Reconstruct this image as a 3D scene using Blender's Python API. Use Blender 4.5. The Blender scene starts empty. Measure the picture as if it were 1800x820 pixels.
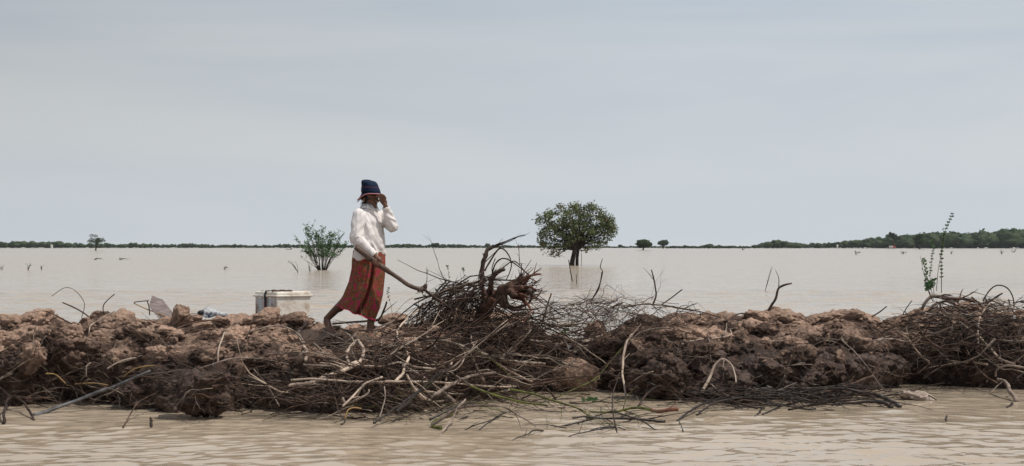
import bpy, bmesh, math, random
from mathutils import Vector, Matrix, noise
from mathutils.bvhtree import BVHTree
random.seed(11)
S = bpy.context.scene
C = S.collection
PI = math.pi
H = 1.54          # eye height above the water
F = 2500.0        # focal length in photo pixels

# ---------------------------------------------------------------- camera
cam_d = bpy.data.cameras.new('camera'); cam = bpy.data.objects.new('camera', cam_d); C.objects.link(cam)
cam.location = (0, 0, H); cam.rotation_euler = (PI/2, 0, 0)
cam_d.sensor_width = 36; cam_d.lens = 36*F/1800; cam_d.shift_y = 23/1800
cam_d.clip_start = 0.1; cam_d.clip_end = 30000
S.camera = cam
# ---------------------------------------------------------------- light
SUN = Vector((0.46, -0.10, 0.86)).normalized()
EL = math.asin(SUN.z); AZ = math.atan2(SUN.x, SUN.y)
W = bpy.data.worlds.new('World'); S.world = W; W.use_nodes = True
nt = W.node_tree; nt.nodes.clear()
def wn(t): return nt.nodes.new(t)
sky = wn('ShaderNodeTexSky'); sky.sky_type = 'NISHITA'; sky.sun_disc = False
sky.sun_elevation = EL; sky.sun_rotation = AZ; sky.air_density = 1.6; sky.dust_density = 3.5; sky.ozone_density = 2.0
tc = wn('ShaderNodeTexCoord'); mp = wn('ShaderNodeMapping'); mp.inputs['Scale'].default_value = (0.9, 1.0, 6.0)
mp.inputs['Rotation'].default_value = (0, 0.07, 0)
nz = wn('ShaderNodeTexNoise'); nz.inputs['Scale'].default_value = 1.9; nz.inputs['Detail'].default_value = 5; nz.inputs['Roughness'].default_value = .5
nz.inputs['Distortion'].default_value = .5
rp = wn('ShaderNodeValToRGB')
rp.color_ramp.elements[0].position = .3; rp.color_ramp.elements[0].color = (4.3, 5.0, 5.9, 1)
rp.color_ramp.elements[1].position = .68; rp.color_ramp.elements[1].color = (6.15, 6.4, 6.7, 1)
# the veil of high cloud is brighter on the sun's side of the sky
sx = wn('ShaderNodeSeparateXYZ'); gx = wn('ShaderNodeMapRange')
gx.inputs['From Min'].default_value = -.42; gx.inputs['From Max'].default_value = .12
gx.inputs['To Min'].default_value = .78; gx.inputs['To Max'].default_value = 1.04
gm = wn('ShaderNodeVectorMath'); gm.operation = 'SCALE'
mx = wn('ShaderNodeMix'); mx.data_type = 'RGBA'; mx.inputs['Factor'].default_value = .86
bg = wn('ShaderNodeBackground'); bg.inputs['Strength'].default_value = .1
out = wn('ShaderNodeOutputWorld')
L = nt.links.new
L(tc.outputs['Generated'], mp.inputs['Vector']); L(mp.outputs[0], nz.inputs['Vector']); L(nz.outputs['Fac'], rp.inputs['Fac'])
L(tc.outputs['Generated'], sx.inputs[0]); L(sx.outputs['X'], gx.inputs['Value']); L(rp.outputs['Color'], gm.inputs[0]); L(gx.outputs[0], gm.inputs['Scale'])
L(sky.outputs['Color'], mx.inputs[6]); L(gm.outputs[0], mx.inputs[7]); 
hzr = wn('ShaderNodeMapRange'); hzr.interpolation_type = 'SMOOTHSTEP'; hzr.inputs['From Min'].default_value = -.02; hzr.inputs['From Max'].default_value = .17; hzr.inputs['To Min'].default_value = .72; hzr.inputs['To Max'].default_value = 0
mh = wn('ShaderNodeMix'); mh.data_type = 'RGBA'; mh.inputs[7].default_value = (6.3, 6.72, 7.02, 1)
L(sx.outputs['Z'], hzr.inputs['Value']); L(hzr.outputs[0], mh.inputs['Factor']); L(mx.outputs[2], mh.inputs[6]); L(mh.outputs[2], bg.inputs['Color']); L(bg.outputs[0], out.inputs['Surface'])
sl = bpy.data.lights.new('sun', 'SUN'); sl.energy = 3.6; sl.angle = math.radians(1.5); sl.color = (1, .94, .86)
so = bpy.data.objects.new('sun', sl); C.objects.link(so); so.rotation_euler = SUN.to_track_quat('Z', 'Y').to_euler(); so.location = (5, 5, 30)
S.view_settings.view_transform = 'Standard'; S.view_settings.look = 'None'; S.view_settings.exposure = .06; S.view_settings.gamma = 1

# ---------------------------------------------------------------- helpers
def P(px, py, Y): return Vector(((px-900)/F*Y, Y, H-(py-433)/F*Y))
def tag(o, label=None, cat=None, group=None, kind=None):
    if label: o['label'] = label
    if cat: o['category'] = cat
    if group: o['group'] = group
    if kind: o['kind'] = kind
    return o
def link(name, me, mat=None, parent=None):
    o = bpy.data.objects.new(name, me); C.objects.link(o)
    if mat is not None and me is not None and not me.materials:
        me.materials.append(mat)
    if parent: o.parent = parent; o.matrix_parent_inverse = parent.matrix_world.inverted()
    return o
def empty(name, loc):
    o = bpy.data.objects.new(name, None); C.objects.link(o); o.location = loc
    o.matrix_world = Matrix.Translation(loc); return o
class MB:
    def __init__(s): s.v = []; s.f = []; s.m = []
    def add(s, vs, fs, mi=0):
        b = len(s.v); s.v += [tuple(v) for v in vs]; s.f += [tuple(i+b for i in f) for f in fs]; s.m += [mi]*len(fs)
    def build(s, name, mats, parent=None, smooth=True, origin=None):
        me = bpy.data.meshes.new(name)
        vs = s.v
        if origin is not None: vs = [(v[0]-origin[0], v[1]-origin[1], v[2]-origin[2]) for v in vs]
        me.from_pydata(vs, [], s.f); me.update()
        if not isinstance(mats, (list, tuple)): mats = [mats]
        for m in mats: me.materials.append(m)
        if len(mats) > 1: me.polygons.foreach_set('material_index', s.m)
        if smooth: me.polygons.foreach_set('use_smooth', [True]*len(s.f))
        o = bpy.data.objects.new(name, me); C.objects.link(o)
        if origin is not None: o.location = origin; o.matrix_world = Matrix.Translation(origin)
        if parent: o.parent = parent; o.matrix_parent_inverse = parent.matrix_world.inverted()
        return o
    def tube(s, pts, rad, sides=5, cap=True, mi=0, rough=0):
        n = len(pts)
        if n < 2: return
        vs = []; fs = []
        t = (pts[1]-pts[0]).normalized()
        up = Vector((0, 0, 1)) if abs(t.z) < .9 else Vector((1, 0, 0))
        u = t.cross(up).normalized()
        for i in range(n):
            t = (pts[min(i+1, n-1)]-pts[max(i-1, 0)])
            if t.length < 1e-9: t = Vector((1, 0, 0))
            t.normalize(); u = (u-t*u.dot(t))
            if u.length < 1e-6: u = t.orthogonal()
            u.normalize(); w = t.cross(u)
            r = rad[i]
            for k in range(sides):
                a = 2*PI*k/sides; rr = r*(1+rough*random.uniform(-1, 1)) if rough else r
                vs.append(pts[i]+(u*math.cos(a)+w*math.sin(a))*rr)
        for i in range(n-1):
            for k in range(sides):
                a = i*sides+k; b = i*sides+(k+1) % sides
                fs.append((a, b, b+sides, a+sides))
        if cap: fs.append(tuple(range(sides))[::-1]); fs.append(tuple(range((n-1)*sides, n*sides)))
        s.add(vs, fs, mi)
    def box(s, c, h, R=None, mi=0):
        vs = []
        for z in (-1, 1):
            for y in (-1, 1):
                for x in (-1, 1):
                    v = Vector((x*h[0], y*h[1], z*h[2])); vs.append((R @ v if R else v)+Vector(c))
        s.add(vs, [(0, 2, 3, 1), (4, 5, 7, 6), (0, 1, 5, 4), (2, 6, 7, 3), (0, 4, 6, 2), (1, 3, 7, 5)], mi)
    def loft(s, rings, caps=True, mi=0):
        n = len(rings[0]); vs = [p for r in rings for p in r]; fs = []
        for i in range(len(rings)-1):
            for k in range(n):
                a = i*n+k; b = i*n+(k+1) % n; fs.append((a, b, b+n, a+n))
        if caps: fs.append(tuple(range(n))[::-1]); fs.append(tuple(range((len(rings)-1)*n, len(rings)*n)))
        s.add(vs, fs, mi)
def spline(pts, n):
    """Catmull-Rom through pts, n samples"""
    out = []; m = len(pts)-1
    for i in range(n):
        t = i/(n-1)*m; k = min(int(t), m-1); t -= k
        p0 = pts[max(k-1, 0)]; p1 = pts[k]; p2 = pts[k+1]; p3 = pts[min(k+2, m)]
        out.append(.5*((2*p1)+(p2-p0)*t+(2*p0-5*p1+4*p2-p3)*t*t+(3*p1-p0-3*p2+p3)*t**3))
    return out
def interp(tab, x):
    if x <= tab[0][0]: return tab[0][1]
    for (a, va), (b, vb) in zip(tab, tab[1:]):
        if x <= b:
            t = (x-a)/(b-a); return va+(vb-va)*t
    return tab[-1][1]
def ico(sub):
    bm = bmesh.new(); bmesh.ops.create_icosphere(bm, subdivisions=sub, radius=1)
    bm.verts.ensure_lookup_table()
    v = [x.co.copy() for x in bm.verts]; f = [tuple(q.index for q in x.verts) for x in bm.faces]; bm.free(); return v, f
ICO = {k: ico(k) for k in (1, 2, 3, 4, 5)}

# ---------------------------------------------------------------- materials
def mat(name, col, rough=.8, spec=.3, col2=None, scale=6, detail=6, bump=0, bscale=20, lo=.35, hi=.65, rnd=0, coord='Object', stretch=(1, 1, 1), col3=None, s3=1.5):
    m = bpy.data.materials.new(name); m.use_nodes = True; t = m.node_tree; n = t.nodes; b = n['Principled BSDF']
    b.inputs['Roughness'].default_value = rough; b.inputs['Specular IOR Level'].default_value = spec
    b.inputs['Base Color'].default_value = (*col, 1)
    tc = n.new('ShaderNodeTexCoord'); mp = n.new('ShaderNodeMapping'); mp.inputs['Scale'].default_value = stretch
    t.links.new(tc.outputs[coord], mp.inputs[0])
    last = None
    if col2:
        z = n.new('ShaderNodeTexNoise'); z.inputs['Scale'].default_value = scale; z.inputs['Detail'].default_value = detail; z.inputs['Roughness'].default_value = .6
        r = n.new('ShaderNodeValToRGB'); r.color_ramp.elements[0].position = lo; r.color_ramp.elements[1].position = hi
        r.color_ramp.elements[0].color = (*col, 1); r.color_ramp.elements[1].color = (*col2, 1)
        t.links.new(mp.outputs[0], z.inputs['Vector']); t.links.new(z.outputs['Fac'], r.inputs['Fac']); last = r.outputs['Color']
    if col3:
        z = n.new('ShaderNodeTexNoise'); z.inputs['Scale'].default_value = s3; z.inputs['Detail'].default_value = 4
        r = n.new('ShaderNodeValToRGB'); r.color_ramp.elements[0].position = .48; r.color_ramp.elements[1].position = .62
        x = n.new('ShaderNodeMix'); x.data_type = 'RGBA'; x.inputs[7].default_value = (*col3, 1)
        t.links.new(tc.outputs[coord], z.inputs['Vector']); t.links.new(z.outputs['Fac'], r.inputs['Fac']); t.links.new(r.outputs['Color'], x.inputs['Factor'])
        t.links.new(last, x.inputs[6]); last = x.outputs[2]
    if rnd and last:
        oi = n.new('ShaderNodeObjectInfo'); hs = n.new('ShaderNodeHueSaturation'); mr = n.new('ShaderNodeMapRange')
        mr.inputs['To Min'].default_value = 1-rnd; mr.inputs['To Max'].default_value = 1+rnd
        t.links.new(oi.outputs['Random'], mr.inputs['Value']); t.links.new(mr.outputs[0], hs.inputs['Value']); t.links.new(last, hs.inputs['Color']); last = hs.outputs['Color']
    if last: t.links.new(last, b.inputs['Base Color'])
    if bump:
        z = n.new('ShaderNodeTexNoise'); z.inputs['Scale'].default_value = bscale; z.inputs['Detail'].default_value = 6; z.inputs['Roughness'].default_value = .65
        bp = n.new('ShaderNodeBump'); bp.inputs['Strength'].default_value = 1; bp.inputs['Distance'].default_value = bump
        t.links.new(mp.outputs[0], z.inputs['Vector']); t.links.new(z.outputs['Fac'], bp.inputs['Height']); t.links.new(bp.outputs[0], b.inputs['Normal'])
    return m
BARK = {
 'pale': mat('bark_pale', (.24, .18, .14), .8, .2, (.48, .38, .30), 6, rnd=.2, bump=.004, bscale=40),
 'grey': mat('bark_grey', (.065, .047, .037), .85, .2, (.31, .245, .20), 8, rnd=.25, bump=.004, bscale=40),
 'brown': mat('bark_brown', (.026, .016, .012), .85, .2, (.125, .078, .057), 8, rnd=.35, bump=.004, bscale=40),
 'dark': mat('bark_dark', (.012, .008, .007), .7, .2, (.065, .040, .031), 8, rnd=.4, bump=.003, bscale=40),
 'wet': mat('bark_wet', (.008, .006, .005), .38, .28, (.034, .024, .019), 9, rnd=.4, bump=.003, bscale=40),
 'red': mat('bark_red', (.045, .020, .015), .85, .15, (.20, .09, .06), 7, rnd=.2, bump=.005, bscale=30),
 'moss': mat('bark_mossy', (.025, .022, .012), .7, .2, (.13, .14, .035), 10, rnd=.2, bump=.004, bscale=40),
 'yellow': mat('root_yellow', (.22, .13, .05), .8, .2, (.45, .30, .14), 8, rnd=.2),
 'blue': mat('pole_weathered', (.05, .05, .055), .6, .3, (.17, .165, .17), 12, bump=.004, bscale=30),
}
def soil_mat(name, dry, wetness=0.0, bk=1.0):
    """clay: dry tan crust, brown damp clay, dark wet mud with a ragged wet line above the water"""
    m = bpy.data.materials.new(name); m.use_nodes = True; t = m.node_tree; n = t.nodes; b = n['Principled BSDF']; lk = t.links.new
    b.inputs['Specular IOR Level'].default_value = .25
    g = n.new('ShaderNodeNewGeometry'); sp = n.new('ShaderNodeSeparateXYZ'); lk(g.outputs['Position'], sp.inputs[0])
    z1 = n.new('ShaderNodeTexNoise'); z1.inputs['Scale'].default_value = 2.2; z1.inputs['Detail'].default_value = 8; z1.inputs['Roughness'].default_value = .62; lk(g.outputs['Position'], z1.inputs['Vector'])
    z2 = n.new('ShaderNodeTexNoise'); z2.inputs['Scale'].default_value = 17; z2.inputs['Detail'].default_value = 8; z2.inputs['Roughness'].default_value = .7; lk(g.outputs['Position'], z2.inputs['Vector'])
    r1 = n.new('ShaderNodeValToRGB'); e = r1.color_ramp.elements
    e[0].position = .30; e[0].color = (.034, .021, .017, 1); e[1].position = .70; e[1].color = (.44, .295, .217, 1)
    k = r1.color_ramp.elements.new(.5); k.color = (.098, .061, .045, 1)
    ad = n.new('ShaderNodeMath'); ad.operation = 'MULTIPLY_ADD'; ad.inputs[1].default_value = .45; lk(z2.outputs['Fac'], ad.inputs[0])
    sc = n.new('ShaderNodeMath'); sc.operation = 'MULTIPLY_ADD'; sc.inputs[1].default_value = 1.0; sc.inputs[2].default_value = -.22+dry; lk(z1.outputs['Fac'], sc.inputs[0])
    hz = n.new('ShaderNodeMapRange'); hz.inputs['From Min'].default_value = .25; hz.inputs['From Max'].default_value = .85; hz.inputs['To Min'].default_value = -.15; hz.inputs['To Max'].default_value = .14; lk(sp.outputs['Z'], hz.inputs['Value'])
    h2 = n.new('ShaderNodeMath'); h2.operation = 'ADD'; lk(sc.outputs[0], h2.inputs[0]); lk(hz.outputs[0], h2.inputs[1]); lk(h2.outputs[0], ad.inputs[2])
    lk(ad.outputs[0], r1.inputs['Fac'])
    # wet line
    mr = n.new('ShaderNodeMapRange'); mr.inputs['From Min'].default_value = .12+wetness; mr.inputs['From Max'].default_value = .52+wetness
    jit = n.new('ShaderNodeMath'); jit.operation = 'MULTIPLY_ADD'; jit.inputs[1].default_value = .7; lk(z1.outputs['Fac'], jit.inputs[0])
    sh = n.new('ShaderNodeMath'); sh.operation = 'SUBTRACT'; sh.inputs[1].default_value = .35; lk(sp.outputs['Z'], sh.inputs[0]); lk(sh.outputs[0], jit.inputs[2]); lk(jit.outputs[0], mr.inputs['Value'])
    mx = n.new('ShaderNodeMix'); mx.data_type = 'RGBA'; r2 = n.new('ShaderNodeValToRGB')
    r2.color_ramp.elements[0].position = .35; r2.color_ramp.elements[0].color = (.026, .016, .012, 1); r2.color_ramp.elements[1].position = .7; r2.color_ramp.elements[1].color = (.135, .085, .064, 1)
    lk(z2.outputs['Fac'], r2.inputs['Fac']); lk(mr.outputs[0], mx.inputs['Factor']); lk(r2.outputs['Color'], mx.inputs[6])
    oi = n.new('ShaderNodeObjectInfo'); hs = n.new('ShaderNodeHueSaturation'); m2 = n.new('ShaderNodeMapRange'); m2.inputs['To Min'].default_value = .78; m2.inputs['To Max'].default_value = 1.2
    lk(oi.outputs['Random'], m2.inputs['Value']); lk(m2.outputs[0], hs.inputs['Value']); lk(r1.outputs['Color'], hs.inputs['Color']); lk(hs.outputs['Color'], mx.inputs[7]); lk(mx.outputs[2], b.inputs['Base Color'])
    ro = n.new('ShaderNodeMapRange'); ro.inputs['To Min'].default_value = .5; ro.inputs['To Max'].default_value = .95; lk(mr.outputs[0], ro.inputs['Value']); lk(ro.outputs[0], b.inputs['Roughness'])
    z3 = n.new('ShaderNodeTexNoise'); z3.inputs['Scale'].default_value = 30; z3.inputs['Detail'].default_value = 9; z3.inputs['Roughness'].default_value = .75; lk(g.outputs['Position'], z3.inputs['Vector'])
    v = n.new('ShaderNodeTexVoronoi'); v.inputs['Scale'].default_value = 22; lk(g.outputs['Position'], v.inputs['Vector'])
    b1 = n.new('ShaderNodeBump'); b1.inputs['Distance'].default_value = .04*bk; lk(z3.outputs['Fac'], b1.inputs['Height'])
    b2 = n.new('ShaderNodeBump'); b2.inputs['Distance'].default_value = .02*bk; b2.invert = True; lk(v.outputs['Distance'], b2.inputs['Height']); lk(b1.outputs[0], b2.inputs['Normal'])
    lk(b2.outputs[0], b.inputs['Normal'])
    return m
SOIL = soil_mat('soil', .02); SOIL_DRY = soil_mat('soil_dry', .15, -.25); SOIL_WET = soil_mat('soil_wet', -.1, .35, .6); SOIL_PALE = soil_mat('soil_pale', .19, -.7, .8)
ROCK = mat('rock_pale', (.20, .15, .12), .85, .2, (.46, .37, .31), 5, bump=.012, bscale=12)
LEAF = mat('leaf_olive', (.048, .066, .024), .6, .25, (.14, .165, .065), 1.2, lo=.3, hi=.7)
LEAF2 = mat('leaf_green', (.035, .08, .03), .6, .25, (.09, .17, .06), 2.0, lo=.3, hi=.7)
FAR = mat('leaf_distant', (.020, .034, .015), .8, .1, (.052, .070, .030), .12, lo=.3, hi=.7)
TRUNK = mat('trunk_bark', (.03, .022, .018), .9, .1, (.08, .06, .05), 3, bump=.02, bscale=12)

# ---------------------------------------------------------------- water
def make_water():
    m = bpy.data.materials.new('muddy_water'); m.use_nodes = True; t = m.node_tree; n = t.nodes; b = n['Principled BSDF']; lk = t.links.new
    b.inputs['IOR'].default_value = 1.333; b.inputs['Roughness'].default_value = .05
    g = n.new('ShaderNodeNewGeometry')
    z = n.new('ShaderNodeTexNoise'); z.inputs['Scale'].default_value = .5; z.inputs['Detail'].default_value = 5; lk(g.outputs['Position'], z.inputs['Vector'])
    r = n.new('ShaderNodeValToRGB'); r.color_ramp.elements[0].position = .3; r.color_ramp.elements[0].color = (.35, .278, .20, 1); r.color_ramp.elements[1].position = .7; r.color_ramp.elements[1].color = (.41, .335, .255, 1)
    lk(z.outputs['Fac'], r.inputs['Fac']); lk(r.outputs['Color'], b.inputs['Base Color'])
    sy = n.new('ShaderNodeSeparateXYZ'); lk(g.outputs['Position'], sy.inputs[0]); wd = n.new('ShaderNodeMapRange'); wd.inputs['From Min'].default_value = 16.5; wd.inputs['From Max'].default_value = 60; wd.inputs['To Min'].default_value = .25; wd.inputs['To Max'].default_value = 3.2; lk(sy.outputs['Y'], wd.inputs['Value'])   # calm in the lee of the bank, rippled by the wind beyond
    rw = n.new('ShaderNodeMapRange'); rw.inputs['From Min'].default_value = 18; rw.inputs['From Max'].default_value = 90; rw.inputs['To Min'].default_value = .06; rw.inputs['To Max'].default_value = .15; lk(sy.outputs['Y'], rw.inputs['Value']); lk(rw.outputs[0], b.inputs['Roughness'])
    last = None
    for sc, st, d, dist in ((.9, (.9, 1, 1), 1, .075), (4.2, (.8, 1, 1), 1.5, .020), (12, (.8, 1, 1), 1, .0022)):
        mp = n.new('ShaderNodeMapping'); mp.inputs['Scale'].default_value = st; mp.inputs['Rotation'].default_value = (0, 0, .15); lk(g.outputs['Position'], mp.inputs[0])
        q = n.new('ShaderNodeTexNoise'); q.inputs['Scale'].default_value = sc; q.inputs['Detail'].default_value = d; q.inputs['Distortion'].default_value = .6; lk(mp.outputs[0], q.inputs['Vector'])
        bp = n.new('ShaderNodeBump'); dm = n.new('ShaderNodeMath'); dm.operation = 'MULTIPLY'; dm.inputs[1].default_value = dist; lk(wd.outputs[0], dm.inputs[0]); lk(dm.outputs[0], bp.inputs['Distance']); lk(q.outputs['Fac'], bp.inputs['Height'])
        if last: lk(last, bp.inputs['Normal'])
        last = bp.outputs[0]
    lk(last, b.inputs['Normal'])
    mb = MB(); ys = [-40, 0, 7.6, 17.6, 52, 100, 200, 800, 3000, 12000]; xs = [-9000, -2000, -300, -20, -8, 8, 20, 300, 2000, 9000]; nx = len(xs)
    mb.add([(x, y, 0) for y in ys for x in xs], [(j*nx+i, j*nx+i+1, j*nx+i+nx+1, j*nx+i+nx) for j in range(len(ys)-1) for i in range(nx-1) if not ((ys[j] == 7.6 and xs[i] == -8) or (ys[j] == 17.6 and -20 <= xs[i] < 20))])
    # real ripples round the bank
    import numpy as np
    rs = np.random.RandomState(5); gx_ = np.linspace(-8, 8, 560); gy_ = np.linspace(7.6, 17.6, 520); X, Y = np.meshgrid(gx_, gy_); Z = np.zeros_like(X); N = 56
    wx = X+.10*np.sin(Y*1.7+X*.8)+.05*np.sin(X*3.1-Y*2.3); wy = Y+.12*np.sin(X*1.3+.4)+.05*np.sin(Y*2.9+X*2.2+1)
    for i in range(N):
        lam = .10*(6.0)**rs.uniform(0, 1); a = rs.normal(0, .55)+.12; k = 2*np.pi/lam
        Z += np.sin(k*(wx*math.sin(a)+wy*math.cos(a))+rs.uniform(0, 6.28))*(.074*math.sqrt(2/N)/k)*(1+.5*np.sin(X*rs.uniform(.3, 1.5)+Y*rs.uniform(.3, 1.5)+rs.uniform(0, 6)))
    Z = Z+np.maximum(Z, 0)**2*25          # peaked crests, flatter troughs
    edge = np.minimum(np.minimum(X+8, 8-X)*2, np.minimum(Y-7.6, 17.6-Y)*2).clip(0, 1); Z = Z*edge*np.clip((15.2-Y)/4.5+.25, .3, 1.1)
    P3 = np.stack([X, Y, Z], -1).reshape(-1, 3); idx = np.arange(560*520).reshape(520, 560)
    q = np.stack([idx[:-1, :-1], idx[:-1, 1:], idx[1:, 1:], idx[1:, :-1]], -1).reshape(-1, 4)
    mb.add([tuple(v) for v in P3.tolist()], q.tolist())
    # longer wind ripples on the open water behind the bank
    gx_ = np.linspace(-20, 20, 460); gy_ = np.linspace(17.6, 52, 440); X, Y = np.meshgrid(gx_, gy_); Z = np.zeros_like(X); N = 44
    wx = X+.3*np.sin(Y*.7+X*.4); wy = Y+.35*np.sin(X*.6+.4)+.15*np.sin(Y*1.3+X+1)
    for i in range(N):
        lam = .38*(4.5)**rs.uniform(0, 1); a = rs.normal(0, .5)+.1; k = 2*np.pi/lam
        Z += np.sin(k*(wx*math.sin(a)+wy*math.cos(a))+rs.uniform(0, 6.28))*(.062*math.sqrt(2/N)/k)*(1+.6*np.sin(X*rs.uniform(.1, .6)+Y*rs.uniform(.1, .6)+rs.uniform(0, 6)))
    edge = np.minimum(np.minimum(X+20, 20-X), np.minimum((Y-17.6)*2, (52-Y)*.25)).clip(0, 1); Z = Z*edge
    P3 = np.stack([X, Y, Z], -1).reshape(-1, 3); idx = np.arange(460*440).reshape(440, 460)
    q = np.stack([idx[:-1, :-1], idx[:-1, 1:], idx[1:, 1:], idx[1:, :-1]], -1).reshape(-1, 4)
    mb.add([tuple(v) for v in P3.tolist()], q.tolist())
    return tag(mb.build('water', m), 'pale brown muddy flood water reaching to the horizon', None, None, 'structure')
make_water()

# ---------------------------------------------------------------- earth bank
SKY_T = [(-400, 560), (0, 566), (60, 558), (100, 572), (125, 574), (165, 560), (240, 561), (300, 562), (330, 562), (350, 569), (400, 570), (440, 566), (500, 565), (560, 566), (600, 572), (640, 578), (680, 578), (720, 574), (800, 560),
         (880, 560), (930, 572), (960, 590), (1010, 592), (1050, 590), (1080, 588), (1110, 568), (1200, 568), (1250, 568), (1300, 572), (1330, 562), (1380, 558), (1420, 565), (1480, 560), (1520, 560), (1560, 566), (1600, 560), (1640, 546), (1700, 534), (1760, 542), (1800, 545), (2200, 552)]
FOOT_T = [(-400, 735), (0, 722), (80, 714), (200, 716), (260, 722), (320, 726), (420, 724), (500, 730), (600, 738), (680, 738), (760, 722), (850, 702), (950, 690), (1040, 680), (1100, 690), (1160, 702), (1300, 710), (1400, 704), (1500, 694), (1560, 688), (1610, 680), (1700, 684), (1800, 690), (2200, 700)]
YC_T = [(-400, 14.6), (0, 14.7), (500, 14.9), (750, 15.0), (900, 15.3), (1050, 16.2), (1200, 16.2), (1400, 16.3), (1800, 16.7), (2200, 16.9)]
foot = []; crest = []
for px in range(-400, 2201, 20):
    Y = H*F/(interp(FOOT_T, px)-433); foot.append(((px-900)/F*Y, Y))
    Yc = interp(YC_T, px); crest.append(((px-900)/F*Yc, Yc, H-(interp(SKY_T, px)-433)/F*Yc))
footT = foot; yT = [(a, b) for a, b, c in crest]; zT = [(a, c) for a, b, c in crest]
PROF = [(-.3, -.35), (-.06, -.15), (0, .0), (.04, .2), (.12, .42), (.25, .58), (.45, .72), (.7, .86), (1, 1.0)]
def bank_point(x, t):
    """t<=1 front slope, 1..2 top and back slope"""
    yf = interp(footT, x); yc = interp(yT, x); zc = interp(zT, x)
    if t <= 1: return Vector((x, yf+(yc-yf)*t, zc*interp(PROF, t)))
    s = t-1
    return Vector((x, yc+s*1.9, zc*interp([(0, 1), (.25, .97), (.5, .72), (.8, .1), (1.2, -.4)], s)))
HOLLOW = [(-400, .5), (0, .5), (120, .55), (230, .45), (280, .1), (400, .1), (430, .6), (620, .6), (700, .4), (1000, .1), (1500, .15), (1560, .55), (1800, .6), (2200, .4)]
def disp(p):
    q = Vector((p.x*.9, p.y, p.z))
    a = noise.noise(q*1.1)*.13
    b = noise.noise(q*2.7+Vector((9, 0, 0)))*.10
    c = .035-noise.turbulence(q*3.4, 3, True)*.075+noise.turbulence(q*13, 3, False)*.035
    return a+b+c
def make_bank():
    xs = [-9.5+i*.026 for i in range(int(19.5/.026))]
    ts = [-.3, -.2, -.1, -.06]+[(-.03+i*.0135) for i in range(76)]+[1.0+i*.03 for i in range(1, 41)]
    V = []; V0 = []
    for t in ts:
        for x in xs:
            p = bank_point(x, t); e = bank_point(x+.05, t); w = bank_point(x, t+.02)
            nrm = (e-p).cross(w-p).normalized()
            if nrm.z < 0: nrm = -nrm
            k = disp(p)
            n2 = noise.noise_vector(p*9)*.022
            q = p+nrm*k+n2
            V0.append(q.copy())
            if t < .6:      # the water has eaten a hollow under the crest in places
                px = 900+p.x/p.y*F; hw = interp(HOLLOW, px)*max(0, min(1, .75+.9*noise.noise(Vector((p.x*1.3, 5, 0)))))
                zr = q.z/max(interp(zT, p.x), .2)
                q.y += hw*max(0, 1-max(zr, .0)/.60)**.7
            V.append(q)
    n = len(xs); Fc = [(j*n+i, j*n+i+1, j*n+i+n+1, j*n+i+n) for j in range(len(ts)-1) for i in range(n-1)]
    mb = MB(); mb.add(V, Fc)
    o = mb.build('earth_bank', SOIL, smooth=True); tag(o, 'ragged bank of dug brown clay running across the flood water', None, None, 'structure')
    return o, mb, V0
bank, bank_mb, V0 = make_bank()
bvV = list(bank_mb.v); bvF = list(bank_mb.f); NB = len(bvV)
BV = BVHTree.FromPolygons(bvV, bvF)
CAM = Vector((0, 0, H))
def cast(px, py, bv=None):
    d = Vector(((px-900)/F, 1, -(py-433)/F)).normalized()
    h = (bv or BV).ray_cast(CAM, d, 60)
    return h[0], h[1]
def clod_mesh(sub, seed, spiky=1.0):
    v, f = ICO[sub]; off = Vector((seed*7.3, seed*3.1, seed*1.7)); vs = []
    pl = [(Vector((random.uniform(-1, 1), random.uniform(-1, 1), random.uniform(-1, 1))).normalized(), random.uniform(.6, .9)) for _ in range(7)]
    for c in v:
        k = c.copy()
        for nn, dd in pl:                       # broken flat faces, as of lumps cut by a hoe
            e = k.dot(nn)-dd
            if e > 0: k -= nn*e*.85
        r = 1+noise.noise(c*1.3+off)*.30*spiky+noise.noise(c*2.8+off)*.26*spiky-(noise.turbulence(c*2.3+off, 4, True)-.5)*.34*spiky+(noise.turbulence(c*9+off, 3, False)-.4)*.11*spiky
        vs.append(k*r+noise.noise_vector(c*5+off)*.05*spiky)
    me = bpy.data.meshes.new('clod'); me.from_pydata(vs, [], f); me.polygons.foreach_set('use_smooth', [True]*len(f)); me.update(); return me
CM = {}
for key, m_, cnt in (('mid', SOIL, 7), ('dry', SOIL_DRY, 6), ('wet', SOIL_WET, 5)):
    CM[key] = []
    for i in range(cnt):
        me = clod_mesh(4, len(CM)*20+i); me.materials.append(m_); CM[key].append(me)
def add_clod(px, py, rx, ry, kind, hero=None, Y=None, sink=.35, label=None, name='clod', sub=4, cat=None, rot=None):
    if Y is None:
        h, _ = cast(px, py)
        if h is None: h, _ = cast(px, py+14)
        if h is None: return None
        Y = h.y
    s = Y/F; p = P(px, py, Y)
    if hero: me = clod_mesh(sub, px*.37, hero); me.materials.append({'mid': SOIL, 'dry': SOIL_DRY, 'wet': SOIL_WET, 'pale': SOIL_PALE, 'rock': ROCK}[kind])
    else: me = random.choice(CM[kind])
    o = bpy.data.objects.new(name, me); C.objects.link(o)
    o.location = p+Vector((0, (rx+ry)/2*s*sink, 0)); o.scale = (rx*s, (rx+ry)/2*s, ry*s)
    o.rotation_euler = rot or (random.uniform(-.3, .3), random.uniform(-.35, .35), random.uniform(-.5, .5))
    if label: tag(o, label, cat or 'mud lump')
    else: o.parent = bank
    m = Matrix.LocRotScale(o.location, o.rotation_euler, o.scale); b = len(bvV)
    bvV.extend([tuple(m @ v.co) for v in me.vertices]); bvF.extend([tuple(i+b for i in q.vertices) for q in me.polygons])
    return o
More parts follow.
